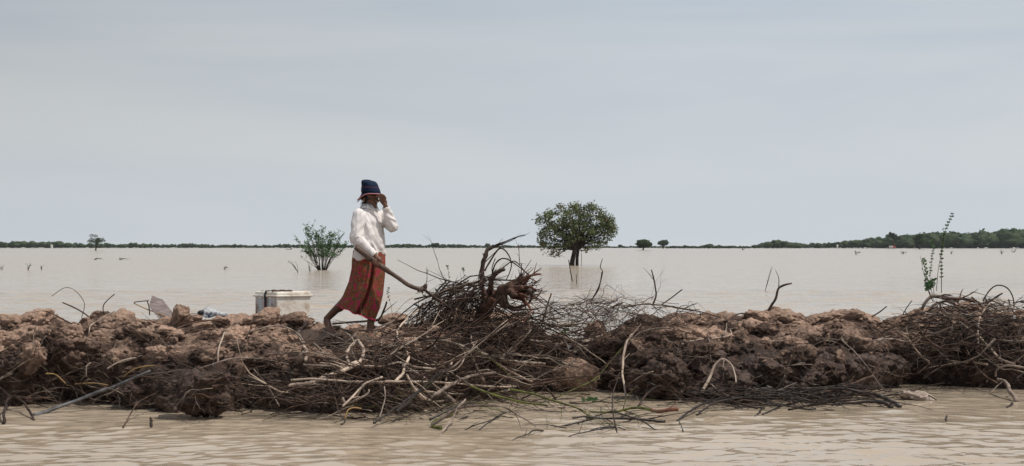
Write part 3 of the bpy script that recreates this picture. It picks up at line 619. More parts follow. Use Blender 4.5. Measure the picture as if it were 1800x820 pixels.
TR = [
 (1, 'straight weathered pole slanting down from the bank into the water at left', 'blue', 10, 17, [(722, 470), (560, 540), (400, 600), (250, 655), (165, 682)], .12),
 (1, 'dark twig poking up to the left behind the left clods', 'brown', 6, 6, [(300, 142), (380, 180), (440, 222)], .02),
 (1, 'very thin arching twig over the water at far left', 'brown', 2.5, 3, [(248, 112), (310, 72), (360, 85), (405, 145), (392, 215)], .02),
 (1, 'short forked twig on the skyline right of the arching one', 'brown', 5, 4, [(497, 195), (500, 152), (550, 103)], .02),
 (1, 'wavy dark stem along the skyline at far left', 'brown', 5, 6, [(165, 190), (220, 185), (290, 215), (345, 247)], .0),
 (1, 'short orange yellow root on the dark left bank face', 'yellow', 7, 4, [(220, 485), (270, 490), (325, 543)], .12),
 (1, 'curved yellowish root above the weathered pole', 'yellow', 5, 6, [(590, 500), (650, 460), (740, 445)], .12),
 (1, 'flat yellowish root low on the left bank face', 'yellow', 5, 4, [(355, 535), (450, 530), (520, 540)], .1),
 (1, 'tan stick lying across the left bank face', 'pale', 7, 8, [(515, 462), (580, 425), (650, 408)], .1),
 (1, 'small bent pale twig in the dark of the left bank', 'grey', 4, 6, [(415, 500), (415, 450), (435, 432)], .12),
 (1, 'thin forked stem leaning into the water left of the mud lump', 'brown', 7, 4, [(590, 745), (650, 640), (700, 600), (750, 578)], .1),
 (1, 'dark root leg standing in the water at the far left edge', 'dark', 14, 8, [(18, 727), (25, 640), (45, 600), (80, 590)], .1),
 (1, 'second dark root leg bending into the water at far left', 'dark', 9, 10, [(60, 590), (110, 620), (140, 660), (165, 710)], .1),
 (1, 'knobbly dark root lying at the waterline at far left', 'brown', 14, 8, [(60, 590), (130, 600), (200, 600), (260, 605)], .1),
 (1, 'thick brown stick entering from the left edge', 'grey', 12, 9, [(-20, 520), (20, 500), (58, 482)], .14),
 (1, 'stub of dead wood standing alone in the water at left', 'dark', 10, 9, [(727, 740), (727, 712), (722, 698)], 0),
 (1, 'pale looping root at the top of the left clods', 'grey', 7, 6, [(425, 300), (440, 250), (500, 215), (550, 185)], .07),
 (1, 'long arched stem over the dry clods left of the box', 'brown', 6, 8, [(790, 325), (850, 270), (950, 235), (1050, 230), (1090, 250)], .05),
 (1, 'second arched stem just under the long one', 'brown', 6, 6, [(800, 330), (900, 288), (1000, 270), (1040, 275)], .05),
 (1, 'thin twig slanting across the mud clods below the plank', 'brown', 5, 4, [(650, 280), (700, 320), (745, 350)], .06),
 (2, 'pale upright forked stick left of the woman', 'pale', 9, 7, [(90, 430), (95, 360), (122, 285)], .1, None, 1),
 (2, 'long tan stem bowed over the dark hollow', 'grey', 8, 6, [(0, 462), (100, 428), (180, 410), (300, 415), (430, 440)], .12, None, 2),
 (2, 'thick pale branch sloping up to the right under the loop', 'pale', 14, 22, [(430, 545), (510, 530), (570, 515), (650, 480), (760, 430)], .2),
 (2, 'dark straight branch just above the thick pale one', 'grey', 9, 12, [(500, 440), (600, 445), (720, 457)], .18),
 (2, 'left arm of the pale root loop below the woman', 'pale', 12, 14, [(718, 435), (712, 385), (755, 325)], .2),
 (2, 'right arm of the pale root loop below the woman', 'pale', 13, 18, [(757, 323), (790, 368), (768, 430), (680, 475)], .22),
 (2, 'inner strand of the pale root loop below the woman', 'grey', 8, 11, [(740, 340), (735, 375), (755, 422)], .2),
 (2, 'pale bent stick standing left of the dry clods', 'pale', 12, 14, [(480, 280), (490, 330), (518, 370), (512, 420)], .12, None, 2),
 (2, 'short stub above the pale bent stick', 'grey', 9, 8, [(480, 282), (500, 262), (522, 240)], .1),
 (2, 'bowed stem in front of the white box', 'grey', 6, 8, [(240, 285), (340, 258), (400, 258), (470, 292), (520, 355)], .1, None, 3),
 (2, 'very long pale branch running level through the middle of the heap', 'pale', 9, 12, [(440, 515), (560, 512), (700, 522), (850, 525), (1000, 526), (1110, 528)], .28),
 (2, 'thick dull branch end deep in the hollow', 'brown', 22, 18, [(465, 600), (560, 600), (650, 602)], .2),
 (2, 'tan stick rising right from the lower heap', 'pale', 10, 9, [(690, 640), (740, 590), (790, 540), (880, 500)], .35),
 (2, 'curled dry stem near the water in the centre heap', 'yellow', 6, 6, [(700, 700), (715, 660), (745, 648), (780, 652)], .35),
 (2, 'pale hooked twig upright below the woman\'s feet', 'pale', 7, 6, [(872, 405), (876, 340), (888, 308)], .15),
 (2, 'thin bent stem reaching down out of the hollow', 'grey', 5, 6, [(260, 460), (330, 545), (385, 640)], .2),
 (2, 'pale thin stem hanging down toward the water', 'grey', 6, 6, [(890, 545), (893, 600), (880, 650), (865, 692)], .4),
 (2, 'short pale branch slanting down at the right of the loop', 'pale', 8, 12, [(995, 488), (1015, 530), (1040, 575), (1080, 605)], .4),
 (2, 'black wet branch slanting into the water below the heap', 'wet', 8, 18, [(838, 722), (910, 670), (980, 625), (1060, 570), (1110, 535)], .45),
 (2, 'tan stem across the ground between the woman\'s feet', 'grey', 6, 7, [(590, 275), (640, 300), (690, 322)], .08),
 (2, 'dark branch stub standing up right of the woman\'s feet', 'brown', 13, 7, [(820, 232), (862, 226), (885, 190), (900, 138)], .05),
 (2, 'dark branch lying behind the woman\'s front foot', 'dark', 9, 10, [(640, 245), (730, 235), (800, 232), (862, 228)], .03),
 (2, 'forked branch crossing the lower heap', 'grey', 12, 8, [(690, 600), (710, 625), (800, 590), (815, 562)], .35),
 (2, 'dark crooked twig touching the water left of centre', 'wet', 5, 7, [(665, 650), (685, 690), (700, 716), (680, 728)], .35),
 (2, 'long thin stem lying along the waterline in the hollow', 'grey', 5, 5, [(560, 705), (620, 690), (700, 650), (740, 640)], .35),
 (3, 'long white barked S shaped branch down the left of the mound', 'pale', 6, 12, [(185, 370), (130, 412), (65, 475), (50, 530), (90, 585), (102, 630), (78, 695), (40, 740)], .35),
 (3, 'thick grey branch bending down across the heap under the stump', 'grey', 11, 18, [(70, 560), (140, 542), (230, 545), (310, 552), (390, 595), (430, 670), (465, 742)], .38),
 (3, 'grey branch running right from the bend of the thick one', 'grey', 14, 12, [(300, 555), (400, 592), (500, 618), (600, 642), (700, 650), (758, 655)], .36),
 (3, 'light crooked branch behind the pale clay block', 'pale', 12, 14, [(690, 543), (780, 550), (800, 572), (880, 548), (960, 548), (1032, 520)], .12),
 (3, 'short thick grey log resting on the pale clay block', 'grey', 22, 25, [(855, 606), (910, 590), (967, 574)], .22),
 (3, 'pale doubled stem sweeping down to the right across the heap', 'pale', 7, 9, [(405, 512), (410, 560), (480, 615), (560, 672), (640, 715), (700, 745)], .42),
 (3, 'grey arched branch rising from the lower left of the heap', 'grey', 18, 10, [(210, 815), (330, 745), (430, 708), (522, 697)], .5),
 (3, 'pale level branch along the foot of the centre heap', 'pale', 11, 7, [(-10, 742), (120, 742), (280, 747), (400, 757), (560, 766), (700, 765)], .48),
 (3, 'pale stub crossing the level branch', 'pale', 9, 10, [(95, 705), (130, 770), (185, 825)], .5),
 (3, 'thin grey stem through the middle of the heap', 'grey', 6, 5, [(190, 522), (240, 582), (300, 610), (355, 625), (365, 655)], .36),
 (3, 'bent stem looping over the heap below the thick branch', 'grey', 6, 6, [(80, 690), (200, 690), (320, 690), (375, 620), (350, 570)], .4),
 (3, 'tan stem reaching right to the clay block', 'grey', 8, 6, [(700, 735), (760, 705), (820, 680), (900, 650)], .3),
 (3, 'dark upright rod standing behind the heap right of the stump', 'brown', 7, 6, [(745, 465), (765, 400), (790, 316)], 0),
 (3, 'thin red tipped sapling standing against the water', 'brown', 6, 3, [(985, 350), (1015, 290), (1035, 215), (1025, 190), (1037, 150)], 0),
 (3, 'thick pale root half buried under the stump', 'grey', 26, 14, [(390, 425), (470, 440), (560, 470)], .15),
 (3, 'green stemmed twig crossing the heap foot', 'moss', 6, 4, [(420, 590), (520, 650), (600, 720), (650, 755)], .5),
 (4, 'smooth dark stick standing slantwise out of the water at the heap foot', 'grey', 13, 11, [(215, 662), (290, 570), (330, 500), (372, 450)], .05, (11.6, 12.3)),
 (4, 'arched branch with forked end reaching out over the water', 'grey', 17, 6, [(185, 590), (260, 548), (340, 498), (430, 483), (560, 486), (640, 520), (700, 560), (762, 597)], .05, (12.1, 11.9), 4),
 (4, 'thick crooked root end resting in the water', 'moss', 22, 12, [(240, 605), (200, 600), (200, 575), (260, 550), (330, 520)], .05, (12.0, 12.3)),
 (4, 'slim twig running on right from the arched branch', 'grey', 6, 5, [(640, 522), (780, 500), (900, 490), (1012, 500)], 0, (12.0, 12.9)),
 (4, 'thin dark twig dipping to the water left of the arch', 'wet', 7, 6, [(325, 637), (430, 592), (560, 548)], 0, (11.9, 12.2), 2),
 (4, 'second thin dark twig dipping to the water under the arch', 'wet', 7, 6, [(425, 640), (480, 592), (560, 540), (600, 520)], 0, (11.85, 12.1), 1),
 (4, 'black many twigged branch floating right of the arch', 'wet', 5, 11, [(745, 635), (800, 632), (880, 605), (1000, 575), (1080, 558)], 0, (11.8, 12.4), 5),
 (4, 'lowest black twig reaching left over open water', 'wet', 4, 8, [(910, 683), (960, 648), (1050, 628), (1150, 610), (1200, 605)], 0, (11.3, 11.9), 5),
 (4, 'mossy black branch floating level on the water', 'wet', 8, 16, [(965, 552), (1060, 543), (1140, 556), (1250, 556), (1350, 560), (1480, 572)], 0, (12.3, 12.4), 5),
 (4, 'floating branch with a raw orange broken end', 'moss', 8, 16, [(1060, 514), (1180, 518), (1330, 495), (1400, 503)], 0, (12.7, 12.6), 4),
 (4, 'raw orange broken wood at the end of the floating branch', 'red', 18, 20, [(1400, 503), (1450, 515), (1500, 512), (1552, 507)], 0, (12.6, 12.6), 1),
 (4, 'straight dark rod standing upright out of the water', 'dark', 9, 6, [(1225, 697), (1205, 600), (1187, 500), (1195, 400), (1228, 300)], 0, (11.4, 13.6), 1),
 (4, 'long bent branch from the dark mud lump down to the water', 'dark', 12, 6, [(1330, 492), (1370, 430), (1440, 375), (1490, 392), (1577, 445)], .1, None, 2),
 (4, 'dark spray slanting down right among the floating branches', 'wet', 7, 6, [(1200, 520), (1330, 562), (1400, 600), (1455, 638)], 0, (12.3, 11.9), 4),
 (4, 'thin black spray at the front of the floating branches', 'wet', 6, 4, [(1030, 638), (1100, 610), (1200, 600), (1290, 625), (1390, 634)], 0, (11.8, 12.0), 4),
 (4, 'mossy green branch slanting down out of the heap to the right', 'moss', 11, 10, [(400, 375), (500, 415), (620, 450), (720, 470), (830, 485)], .45, (12.7, 12.4), 3),
 (4, 'second mossy green branch above it running into the water', 'moss', 13, 7, [(620, 395), (760, 425), (880, 462), (1000, 505), (1060, 540)], .45, (12.9, 12.5), 4),
 (4, 'long thin green stem rising right past the clay block', 'moss', 7, 6, [(850, 450), (1000, 382), (1100, 328), (1200, 212), (1295, 98)], .25, None, 2),
 (4, 'grey branch elbow at the lower left of the water branches', 'grey', 12, 9, [(45, 310), (95, 400), (160, 452), (260, 460), (370, 458)], .4),
 (4, 'thick black wet bundle stem at the left of the water branches', 'wet', 16, 14, [(-10, 520), (90, 430), (170, 350), (240, 300)], .45),
 (4, 'black stem slanting from the heap foot into the water', 'wet', 12, 10, [(175, 562), (270, 512), (350, 480), (420, 470)], 0, (12.2, 12.6)),
 (4, 'pale crooked upright branch right of the clay block', 'pale', 10, 15, [(1262, 440), (1250, 350), (1245, 250), (1260, 150), (1300, 90)], .2, None, 3),
 (5, 'pale curved branch arching over the big dark mud face', 'pale', 14, 5, [(640, 572), (680, 490), (705, 440), (745, 413), (785, 450), (802, 530)], .12),
 (5, 'thin pale stem across the foot of the dark mud face', 'grey', 5, 6, [(680, 530), (725, 570), (778, 598)], .1),
 (5, 'dark crooked stick standing on the skyline right of centre', 'brown', 12, 7, [(962, 182), (985, 135), (1005, 80), (1030, 62), (1070, 50)], 0, None, 1),
 (5, 'dark thin upright shoot with a bent top behind the tangle', 'brown', 8, 4, [(405, 150), (418, 95), (400, 0), (395, -12)], 0, None, 2),
 (5, 'straight dark twig slanting up right behind the tangle', 'brown', 5, 5, [(445, 152), (490, 120), (545, 80)], 0),
 (5, 'slim upright shoot at the left of the tangle', 'brown', 6, 4, [(105, 135), (140, 82), (158, -5)], 0),
 (5, 'long flat bowed stem along the top of the tangle', 'brown', 6, 5, [(250, 170), (350, 150), (480, 160), (640, 190), (755, 225)], 0, None, 3),
 (5, 'crooked branch lying along the crest in the middle right', 'brown', 8, 6, [(640, 252), (750, 228), (800, 200), (850, 195), (905, 207)], .04, None, 2),
 (5, 'pale hooked stem hanging over the crest', 'grey', 5, 7, [(755, 190), (757, 250), (755, 280), (738, 300)], .1),
 (5, 'pale bowed stem lying on the clods middle right', 'pale', 6, 5, [(540, 342), (620, 322), (700, 315), (775, 300), (775, 275)], .1),
 (5, 'long stem rising right from the upright pale branch', 'grey', 9, 6, [(280, 350), (330, 295), (400, 272), (480, 265), (560, 250)], .12, None, 3),
 (5, 'pale twisted stem crossing behind the clay block', 'grey', 11, 9, [(-10, 330), (80, 326), (130, 312), (160, 298)], .14),
 (5, 'black bowed branch over the waterline right of centre', 'wet', 11, 9, [(520, 712), (580, 665), (650, 630), (740, 602), (880, 590), (1000, 590), (1095, 600)], .25, None, 5),
 (5, 'second black branch under the bowed one', 'wet', 9, 6, [(615, 682), (700, 625), (830, 600), (900, 605)], .25, None, 3),
 (5, 'short thick black stub at the waterline', 'wet', 8, 12, [(893, 693), (912, 672), (935, 650)], .2),
 (5, 'wet shining stem slanting at the waterline', 'wet', 9, 6, [(930, 680), (1000, 650), (1055, 628)], .2),
 (5, 'pale thin stem rising from the black bundle', 'grey', 7, 5, [(950, 545), (1010, 562), (1050, 545), (1095, 530)], .15),
 (5, 'short pale stub leaning from the mud above the black bundle', 'grey', 9, 8, [(995, 562), (1015, 530), (1038, 495)], .12),
 (5, 'little twig in the water below the black bundle', 'wet', 4, 3, [(550, 762), (540, 735), (525, 705)], 0),
 (5, 'thin dark stem up the face of the dark mud lump', 'brown', 5, 4, [(465, 552), (540, 480), (620, 390)], .1),
 (6, 'thick arched root crowning the right heap', 'grey', 9, 12, [(430, 362), (445, 335), (470, 316), (510, 322), (560, 330)], .1),
 (6, 'second arched root beneath the crowning one', 'grey', 7, 8, [(452, 372), (470, 345), (510, 332), (545, 345)], .1),
 (6, 'dark log end on the skyline of the right heap', 'brown', 9, 11, [(500, 322), (560, 322), (610, 332)], .02),
 (6, 'thin hoop arching high over the right heap', 'brown', 4, 4, [(640, 332), (662, 295), (690, 277), (722, 285), (742, 315), (746, 352)], 0),
 (6, 'dark stick pointing up right from the right heap', 'brown', 8, 5, [(640, 337), (672, 328), (708, 305)], 0),
 (6, 'short upright twig near the right edge skyline', 'brown', 6, 4, [(745, 372), (735, 350), (727, 325)], 0),
 (6, 'long pale branch sweeping down right across the right heap', 'pale', 6, 8, [(425, 373), (480, 378), (530, 388), (580, 420), (630, 458), (670, 500), (700, 532), (748, 548)], .25, None, 2),
 (6, 'tan upright curved stem on the right heap', 'grey', 6, 6, [(622, 480), (625, 410), (640, 370), (662, 340)], .2),
 (6, 'thin dark stem falling steeply down the right heap', 'brown', 4, 4, [(560, 440), (600, 530), (640, 580), (690, 612)], .28),
 (6, 'thick grey branch hanging down into the water at the right edge', 'grey', 8, 14, [(690, 598), (715, 605), (732, 635), (755, 677)], .35),
 (6, 'pale hooked stem at the lower right of the heap', 'grey', 6, 6, [(682, 590), (690, 565), (730, 553), (785, 562)], .35),
 (6, 'tan straight stick leaning on the right of the mud face', 'grey', 6, 4, [(155, 462), (220, 530), (265, 590), (300, 638)], .1),
 (6, 'small twig pointing up right on the crest left of the right heap', 'brown', 4, 4, [(258, 385), (285, 368), (310, 350)], 0),
 (6, 'single straight twig on the crest just left of the right heap', 'brown', 3, 3, [(365, 378), (380, 352), (396, 330)], 0),
 (6, 'pale thin stem across the clods left of the right heap', 'grey', 5, 4, [(258, 470), (310, 455), (360, 435)], .08),
 (6, 'forked stem lying left from the right heap', 'grey', 5, 6, [(250, 470), (330, 462), (400, 480), (450, 502)], .15, None, 2),
 (6, 'thick black wet branch ending right in the water', 'wet', 8, 13, [(0, 645), (120, 630), (250, 648), (310, 668), (355, 695)], .25, None, 5),
 (6, 'second black branch bent down at the end of the wet bundle', 'wet', 8, 12, [(120, 690), (220, 680), (290, 678), (328, 697)], .25, None, 3),
 (6, 'upper grey brown branch rising out of the wet bundle', 'brown', 8, 8, [(0, 660), (80, 648), (160, 625), (262, 588)], .25, None, 2),
 (6, 'dark twig crossing the flat pale rock', 'brown', 4, 3, [(482, 672), (455, 655), (430, 635)], .03),
 (6, 'small stub in the open water lower right', 'dark', 6, 5, [(513, 745), (514, 735), (516, 724)], 0),
 (6, 'dark leaf like stub in the water at the right edge', 'dark', 4, 9, [(722, 698), (732, 692), (740, 682)], 0),
 (6, 'dark crooked branch leaving the right edge of the heap', 'brown', 9, 8, [(700, 410), (740, 395), (790, 402)], .1, None, 2),
 (6, 'flat grey branch leaving the right edge lower down', 'grey', 8, 7, [(700, 462), (740, 468), (790, 470)], .25, None, 1),
]
for t in TR: T(*t)
# uprooted stump
st = empty('uprooted_stump', P(865, 540, 14.45)); tag(st, 'upturned reddish tree stump with radiating roots on top of the brush heap', 'stump')
ST = [
 ('root', 'red', 34, 5, [(580, 290), (630, 275), (665, 250), (690, 230), (742, 230)], (14.65, 14.5)), ('root', 'red', 28, 5, [(600, 285), (650, 290), (690, 288), (722, 300)], (14.6, 14.35)), ('root', 'red', 30, 11, [(580, 310), (620, 322), (672, 330)], (14.6, 14.3)),
 ('root', 'red', 18, 8, [(630, 292), (650, 272), (668, 260)], (14.6, 14.5)), ('root', 'red', 20, 4, [(600, 330), (650, 345), (690, 395), (655, 460)], (14.6, 14.3)), ('root', 'brown', 18, 3, [(550, 375), (600, 388), (660, 378), (690, 350), (705, 308), (735, 300)], (14.7, 14.4)),
 ('root', 'brown', 22, 4, [(560, 330), (580, 380), (620, 400), (680, 395), (740, 385)], (14.6, 14.2)), ('root', 'red', 12, 3, [(620, 275), (650, 240), (690, 245), (720, 262)], (14.6, 14.7)), ('root', 'brown', 10, 2, [(660, 330), (700, 340), (735, 320), (745, 290)], (14.4, 14.3)),
 ('root', 'brown', 13, 3, [(640, 300), (690, 310), (720, 350)], (14.5, 14.3)), ('root', 'red', 16, 7, [(540, 350), (520, 355), (500, 340)], (14.6, 14.4)),
 ('root', 'dark', 22, 17, [(458, 300), (455, 240), (465, 170), (482, 110), (500, 95)], (14.8, 14.9)), ('root', 'dark', 8, 3, [(495, 98), (560, 72), (640, 42), (665, 37)], (14.9, 15.0)), ('root', 'dark', 7, 2, [(490, 110), (540, 85), (600, 62), (645, 38)], (14.85, 14.8)),
 ('root', 'dark', 28, 15, [(485, 310), (500, 265), (520, 230), (566, 200)], (14.6, 14.5)), ('root', 'dark', 8, 4, [(470, 210), (510, 140), (545, 100), (580, 125), (600, 180), (572, 255)], (14.8, 14.9)),
 ('root', 'dark', 7, 4, [(500, 250), (520, 180), (560, 150), (620, 180), (690, 232)], (14.8, 14.6)), ('root', 'dark', 7, 3, [(425, 300), (520, 225), (600, 165), (640, 185), (685, 240)], (14.7, 14.7)), ('root', 'dark', 6, 4, [(430, 260), (500, 235), (540, 200)], (14.7, 14.9)),
 ('root', 'brown', 4, 2, [(640, 185), (635, 120), (632, 78)], (14.8, 14.9)), ('root', 'dark', 5, 3, [(520, 150), (505, 200), (510, 250)], (14.8, 14.7)), ('root', 'dark', 5, 3, [(440, 280), (450, 200), (520, 120), (560, 80)], (14.9, 15))]
for nm, m, a, b, pts, Y in ST: T(3, None, m, a, b, pts, 0, (Y[0]-.3, Y[1]-.3), 2 if nm == 'root' else 0, nm, st, rough=.16, tl=.15)
root_ball = MB()
for k in range(70):
    a = random.uniform(-.4, 1.2); c = P(680+600/2.7325, 400+300/2.7325, 14.3); d = Vector((math.cos(a)*.9, random.uniform(-.7, .5), math.sin(a)-.25+random.uniform(-.4, .4))).normalized(); l = random.uniform(.12, .38)
    root_ball.tube(spline([c+Vector((-.05, 0, 0))+d*.03, c+d*l*.5+Vector((0, 0, random.uniform(-.03, .03))), c+d*l+Vector((random.uniform(-.1, .1), 0, random.uniform(-.1, .1)))], 7), [.007*(1-q/8)+.001 for q in range(7)], 4)
tag(root_ball.build('fine_roots', BARK['brown'], st), kind='stuff')

# random brush
def wander(p, ang, yaw, Ln, wob, sag, n=8):
    pts = [p]; d = Vector((math.cos(ang)*math.cos(yaw), math.sin(yaw), math.sin(ang)*math.cos(yaw))); cv = Vector((random.gauss(0, wob), random.gauss(0, wob*.6), random.gauss(0, wob)))
    for i in range(n-1):
        d = (d+cv*.22+Vector((random.gauss(0, wob), random.gauss(0, wob), random.gauss(0, wob)))*.65+Vector((0, 0, -sag*.15))).normalized(); pts.append(pts[-1]+d*Ln/(n-1))
    return pts
def zone_point(Z, dY=None):
    x0, y0, x1, y1 = random.choice(Z['boxes']); px = random.uniform(x0, x1); py = random.uniform(y0, y1)
    if 'ell' in Z:
        cx, cy, rx, ry = Z['ell']
        while ((px-cx)/rx)**2+((py-cy)/ry)**2 > 1: px = random.uniform(x0, x1); py = random.uniform(y0, y1)
    h, nn = cast(px, py); yw = H*F/(py-433)
    if h is not None and h.y < yw+.2: Y = h.y-random.uniform(Z.get('t0', .0), Z['thick'])
    elif py > 655: Y = yw-random.uniform(0, .15)
    else: Y = Z.get('Y', interp(YC_T, px)-.1)+random.uniform(-.35, .35)
    return P(px, py, Y)
def twig_mesh(b, p, Z, r, Ln, sides, sub=2):
    for _ in range(6):
        a = random.gauss(Z['ang'], Z['spread']); yaw = random.gauss(0, .35)
        if random.random() < .5 and not Z.get('one'): a += PI
        n = 8 if Ln > .3 else 6
        pts = wander(p, a, yaw, Ln, Z['wob'], Z.get('sag', 0), n)
        e = pts[-1]; ppy = 433+(H-e.z)*F/e.y
        top = Z.get('top', 0); ppx = 900+e.x*F/e.y
        m_top = interp(Z['topT'], ppx) if 'topT' in Z else top
        if e.z > -.05 and ppy > m_top: break
    b.tube(pts, [r*(1-.75*i/(n-1)) for i in range(n)], sides)
    for k in range(sub):
        i = random.randint(1, n-2); d = (pts[i+1]-pts[i]).normalized(); d = (d+Vector((random.gauss(0, .5), random.gauss(0, .4), random.gauss(0, .5)))).normalized(); l = Ln*random.uniform(.15, .4)
        q = [pts[i], pts[i]+d*l*.5, pts[i]+d*l+Vector((0, 0, random.gauss(0, .1)*l))]
        b.tube(q, [r*.5*(1-.75*i/n), r*.4, r*.12], 3)
    return pts
TOPB = [(600, 590), (700, 575), (730, 540), (780, 505), (830, 485), (880, 470), (930, 480), (950, 520), (1000, 520), (1060, 500), (1120, 520), (1180, 535), (1260, 550), (1700, 560)]
ZN = [
 dict(name='heap', short='the centre brush heap', boxes=[(560, 610, 980, 735), (640, 580, 960, 700), (700, 560, 960, 640)], n=30, ns=430, ang=-.12, spread=.5, wob=.28, thick=.38, third=.06, L=(.5, 1.5), r=(.006, .016), mats=['grey', 'pale', 'grey', 'pale', 'brown'], sm='dark', sm2='brown', topT=TOPB,
      label='grey brown branch tangled in the big brushwood heap below the stump', group='branches in the centre brush heap', stuff='dense tangle of thin brown twigs filling the big centre brush heap'),
 dict(name='mound', short='the twig mound round the stump', boxes=[(722, 515, 870, 590), (760, 500, 862, 560), (780, 492, 850, 540), (860, 548, 960, 600)], n=24, ns=330, ang=.40, spread=.7, wob=.26, thick=.4, L=(.3, .8), r=(.004, .010), mats=['brown', 'grey', 'grey', 'dark'], sm='brown', sm2='dark', Y=14.7, topT=TOPB,
      label='thin brown branch bent over the twig mound around the stump', group='branches in the mound round the stump', stuff='fine brown twigs matted round the upturned stump'),
 dict(name='tangle', short='the wiry crest tangle', third=.03, boxes=[(930, 530, 1230, 610), (980, 520, 1150, 590)], n=18, ns=400, ang=.25, spread=.6, wob=.45, thick=.3, L=(.4, 1.1), r=(.0035, .008), mats=['brown', 'dark', 'brown', 'grey'], sm='brown', sm2='dark', topT=TOPB, Y=15.4,
      label='wiry dark stem in the open tangle behind the clay block', group='wiry stems on the crest right of the stump', stuff='fine wiry twigs on the crest right of the stump'),
 dict(name='slope', short='the stems below the woman', boxes=[(380, 590, 640, 705), (560, 570, 720, 640), (460, 640, 640, 730)], n=18, ns=240, ang=.0, spread=.45, wob=.3, thick=.3, L=(.3, 1.0), r=(.004, .010), mats=['grey', 'pale', 'brown', 'dark'], sm='brown', sm2='grey', topT=[(0, 560)],
      label='thin bleached stem strewn over the bank left of the brush heap', group='stems strewn below the woman', stuff='thin dry twigs strewn on the bank below the woman'),
 dict(name='right', short='the right brush heap', boxes=[(1640, 522, 1800, 560), (1610, 545, 1810, 660), (1640, 530, 1860, 620), (1600, 560, 1700, 640)], n=27, ns=410, ang=-.15, spread=.6, wob=.32, thick=.5, L=(.4, 1.2), r=(.006, .016), mats=['grey', 'brown', 'pale', 'brown', 'grey'], sm='brown', sm2='dark', topT=[(1500, 560), (1620, 522), (1700, 512), (1800, 525), (1900, 540)],
      label='brown branch tangled in the brush heap at the right edge', group='branches in the right brush heap', stuff='dense dark twigs filling the right brush heap'),
 dict(name='wet', sm3='wet', short='the black waterline bundle', boxes=[(1280, 684, 1490, 722), (1330, 678, 1470, 716)], n=26, ns=110, ang=-.03, spread=.32, wob=.16, thick=.3, t0=.1, L=(.4, 1.2), r=(.006, .014), mats=['wet', 'wet', 'dark'], sm='wet', sm2='dark', topT=[(0, 665)],
      label='black wet stem in the low bundle at the right waterline', group='wet stems in the right waterline bundle', stuff='fine black wet twigs in the right waterline bundle'),
 dict(name='shore', sm3='grey', short='the branches over the water', boxes=[(640, 690, 900, 738), (760, 690, 1080, 745), (960, 700, 1180, 760), (950, 625, 1080, 700)], n=18, ns=130, ang=-.15, spread=.35, wob=.2, thick=.25, L=(.3, .9), r=(.003, .008), mats=['wet', 'wet', 'moss', 'dark'], sm='wet', sm2='moss', topT=[(0, 680)],
      label='black wet stem lying over the water at the foot of the centre heap', group='wet stems over the water in the centre', stuff='fine wet twigs hanging over the water at the centre heap foot'),
 dict(name='left', short='the left clods', boxes=[(0, 560, 420, 715)], n=8, ns=170, ang=.0, spread=.6, wob=.35, thick=.12, L=(.15, .6), r=(.002, .005), mats=['grey', 'brown'], sm='brown', sm2='grey', topT=[(0, 545)],
      label='thin root straggling over the clods of the left bank', group='roots straggling over the left clods', stuff='hair thin roots hanging from the left clods'),
 dict(name='hollow', short='the dark bank hollow', boxes=[(385, 640, 640, 730), (0, 650, 260, 715)], n=7, ns=150, ang=-.1, spread=.6, wob=.3, thick=.16, L=(.2, .6), r=(.003, .007), mats=['dark', 'brown'], sm='dark', sm2='brown', topT=[(0, 640)],
      label='dark stem in the shaded hollow at the foot of the bank', group='dark stems in the bank hollow', stuff='dark fine roots in the shaded hollow of the bank foot'),
 dict(name='mid', short='the middle right clods', boxes=[(1060, 560, 1620, 670)], n=7, ns=220, ang=.1, spread=.6, wob=.35, thick=.1, L=(.15, .6), r=(.002, .006), mats=['grey', 'brown', 'brown'], sm='brown', sm2='grey', topT=[(0, 545)],
      label='thin stem straggling over the clods right of the centre', group='stems straggling over the middle right clods', stuff='hair thin roots over the middle right clods'),
]
def describe(Z, mt, r, pts):
    a, e = pts[0], pts[-1]
    if a.x > e.x: a, e = e, a
    sl = (e.z-a.z)/max(e.x-a.x, .01)
    lean = 'rising right' if sl > .25 else ('falling right' if sl < -.25 else 'lying level')
    tone = {'grey': 'grey', 'pale': 'pale', 'brown': 'brown', 'dark': 'dark', 'wet': 'black wet', 'moss': 'mossy green'}[mt]
    bs = Z['boxes']; x0 = min(q[0] for q in bs); x1 = max(q[2] for q in bs); y0 = min(q[1] for q in bs); y1 = max(q[3] for q in bs)
    c = (a+e)/2; px = 900+c.x/c.y*F; py = 433+(H-c.z)/c.y*F
    h = ['far left', 'left', 'middle', 'right', 'far right'][max(0, min(4, int(5*(px-x0)/(x1-x0))))]; v = 'upper ' if py < (y0+y1)/2 else 'lower '
    return f"{'thick' if r > sum(Z['r'])/2 else 'thin'} {tone} branch {lean}, {v}{h} of {Z['short']}"
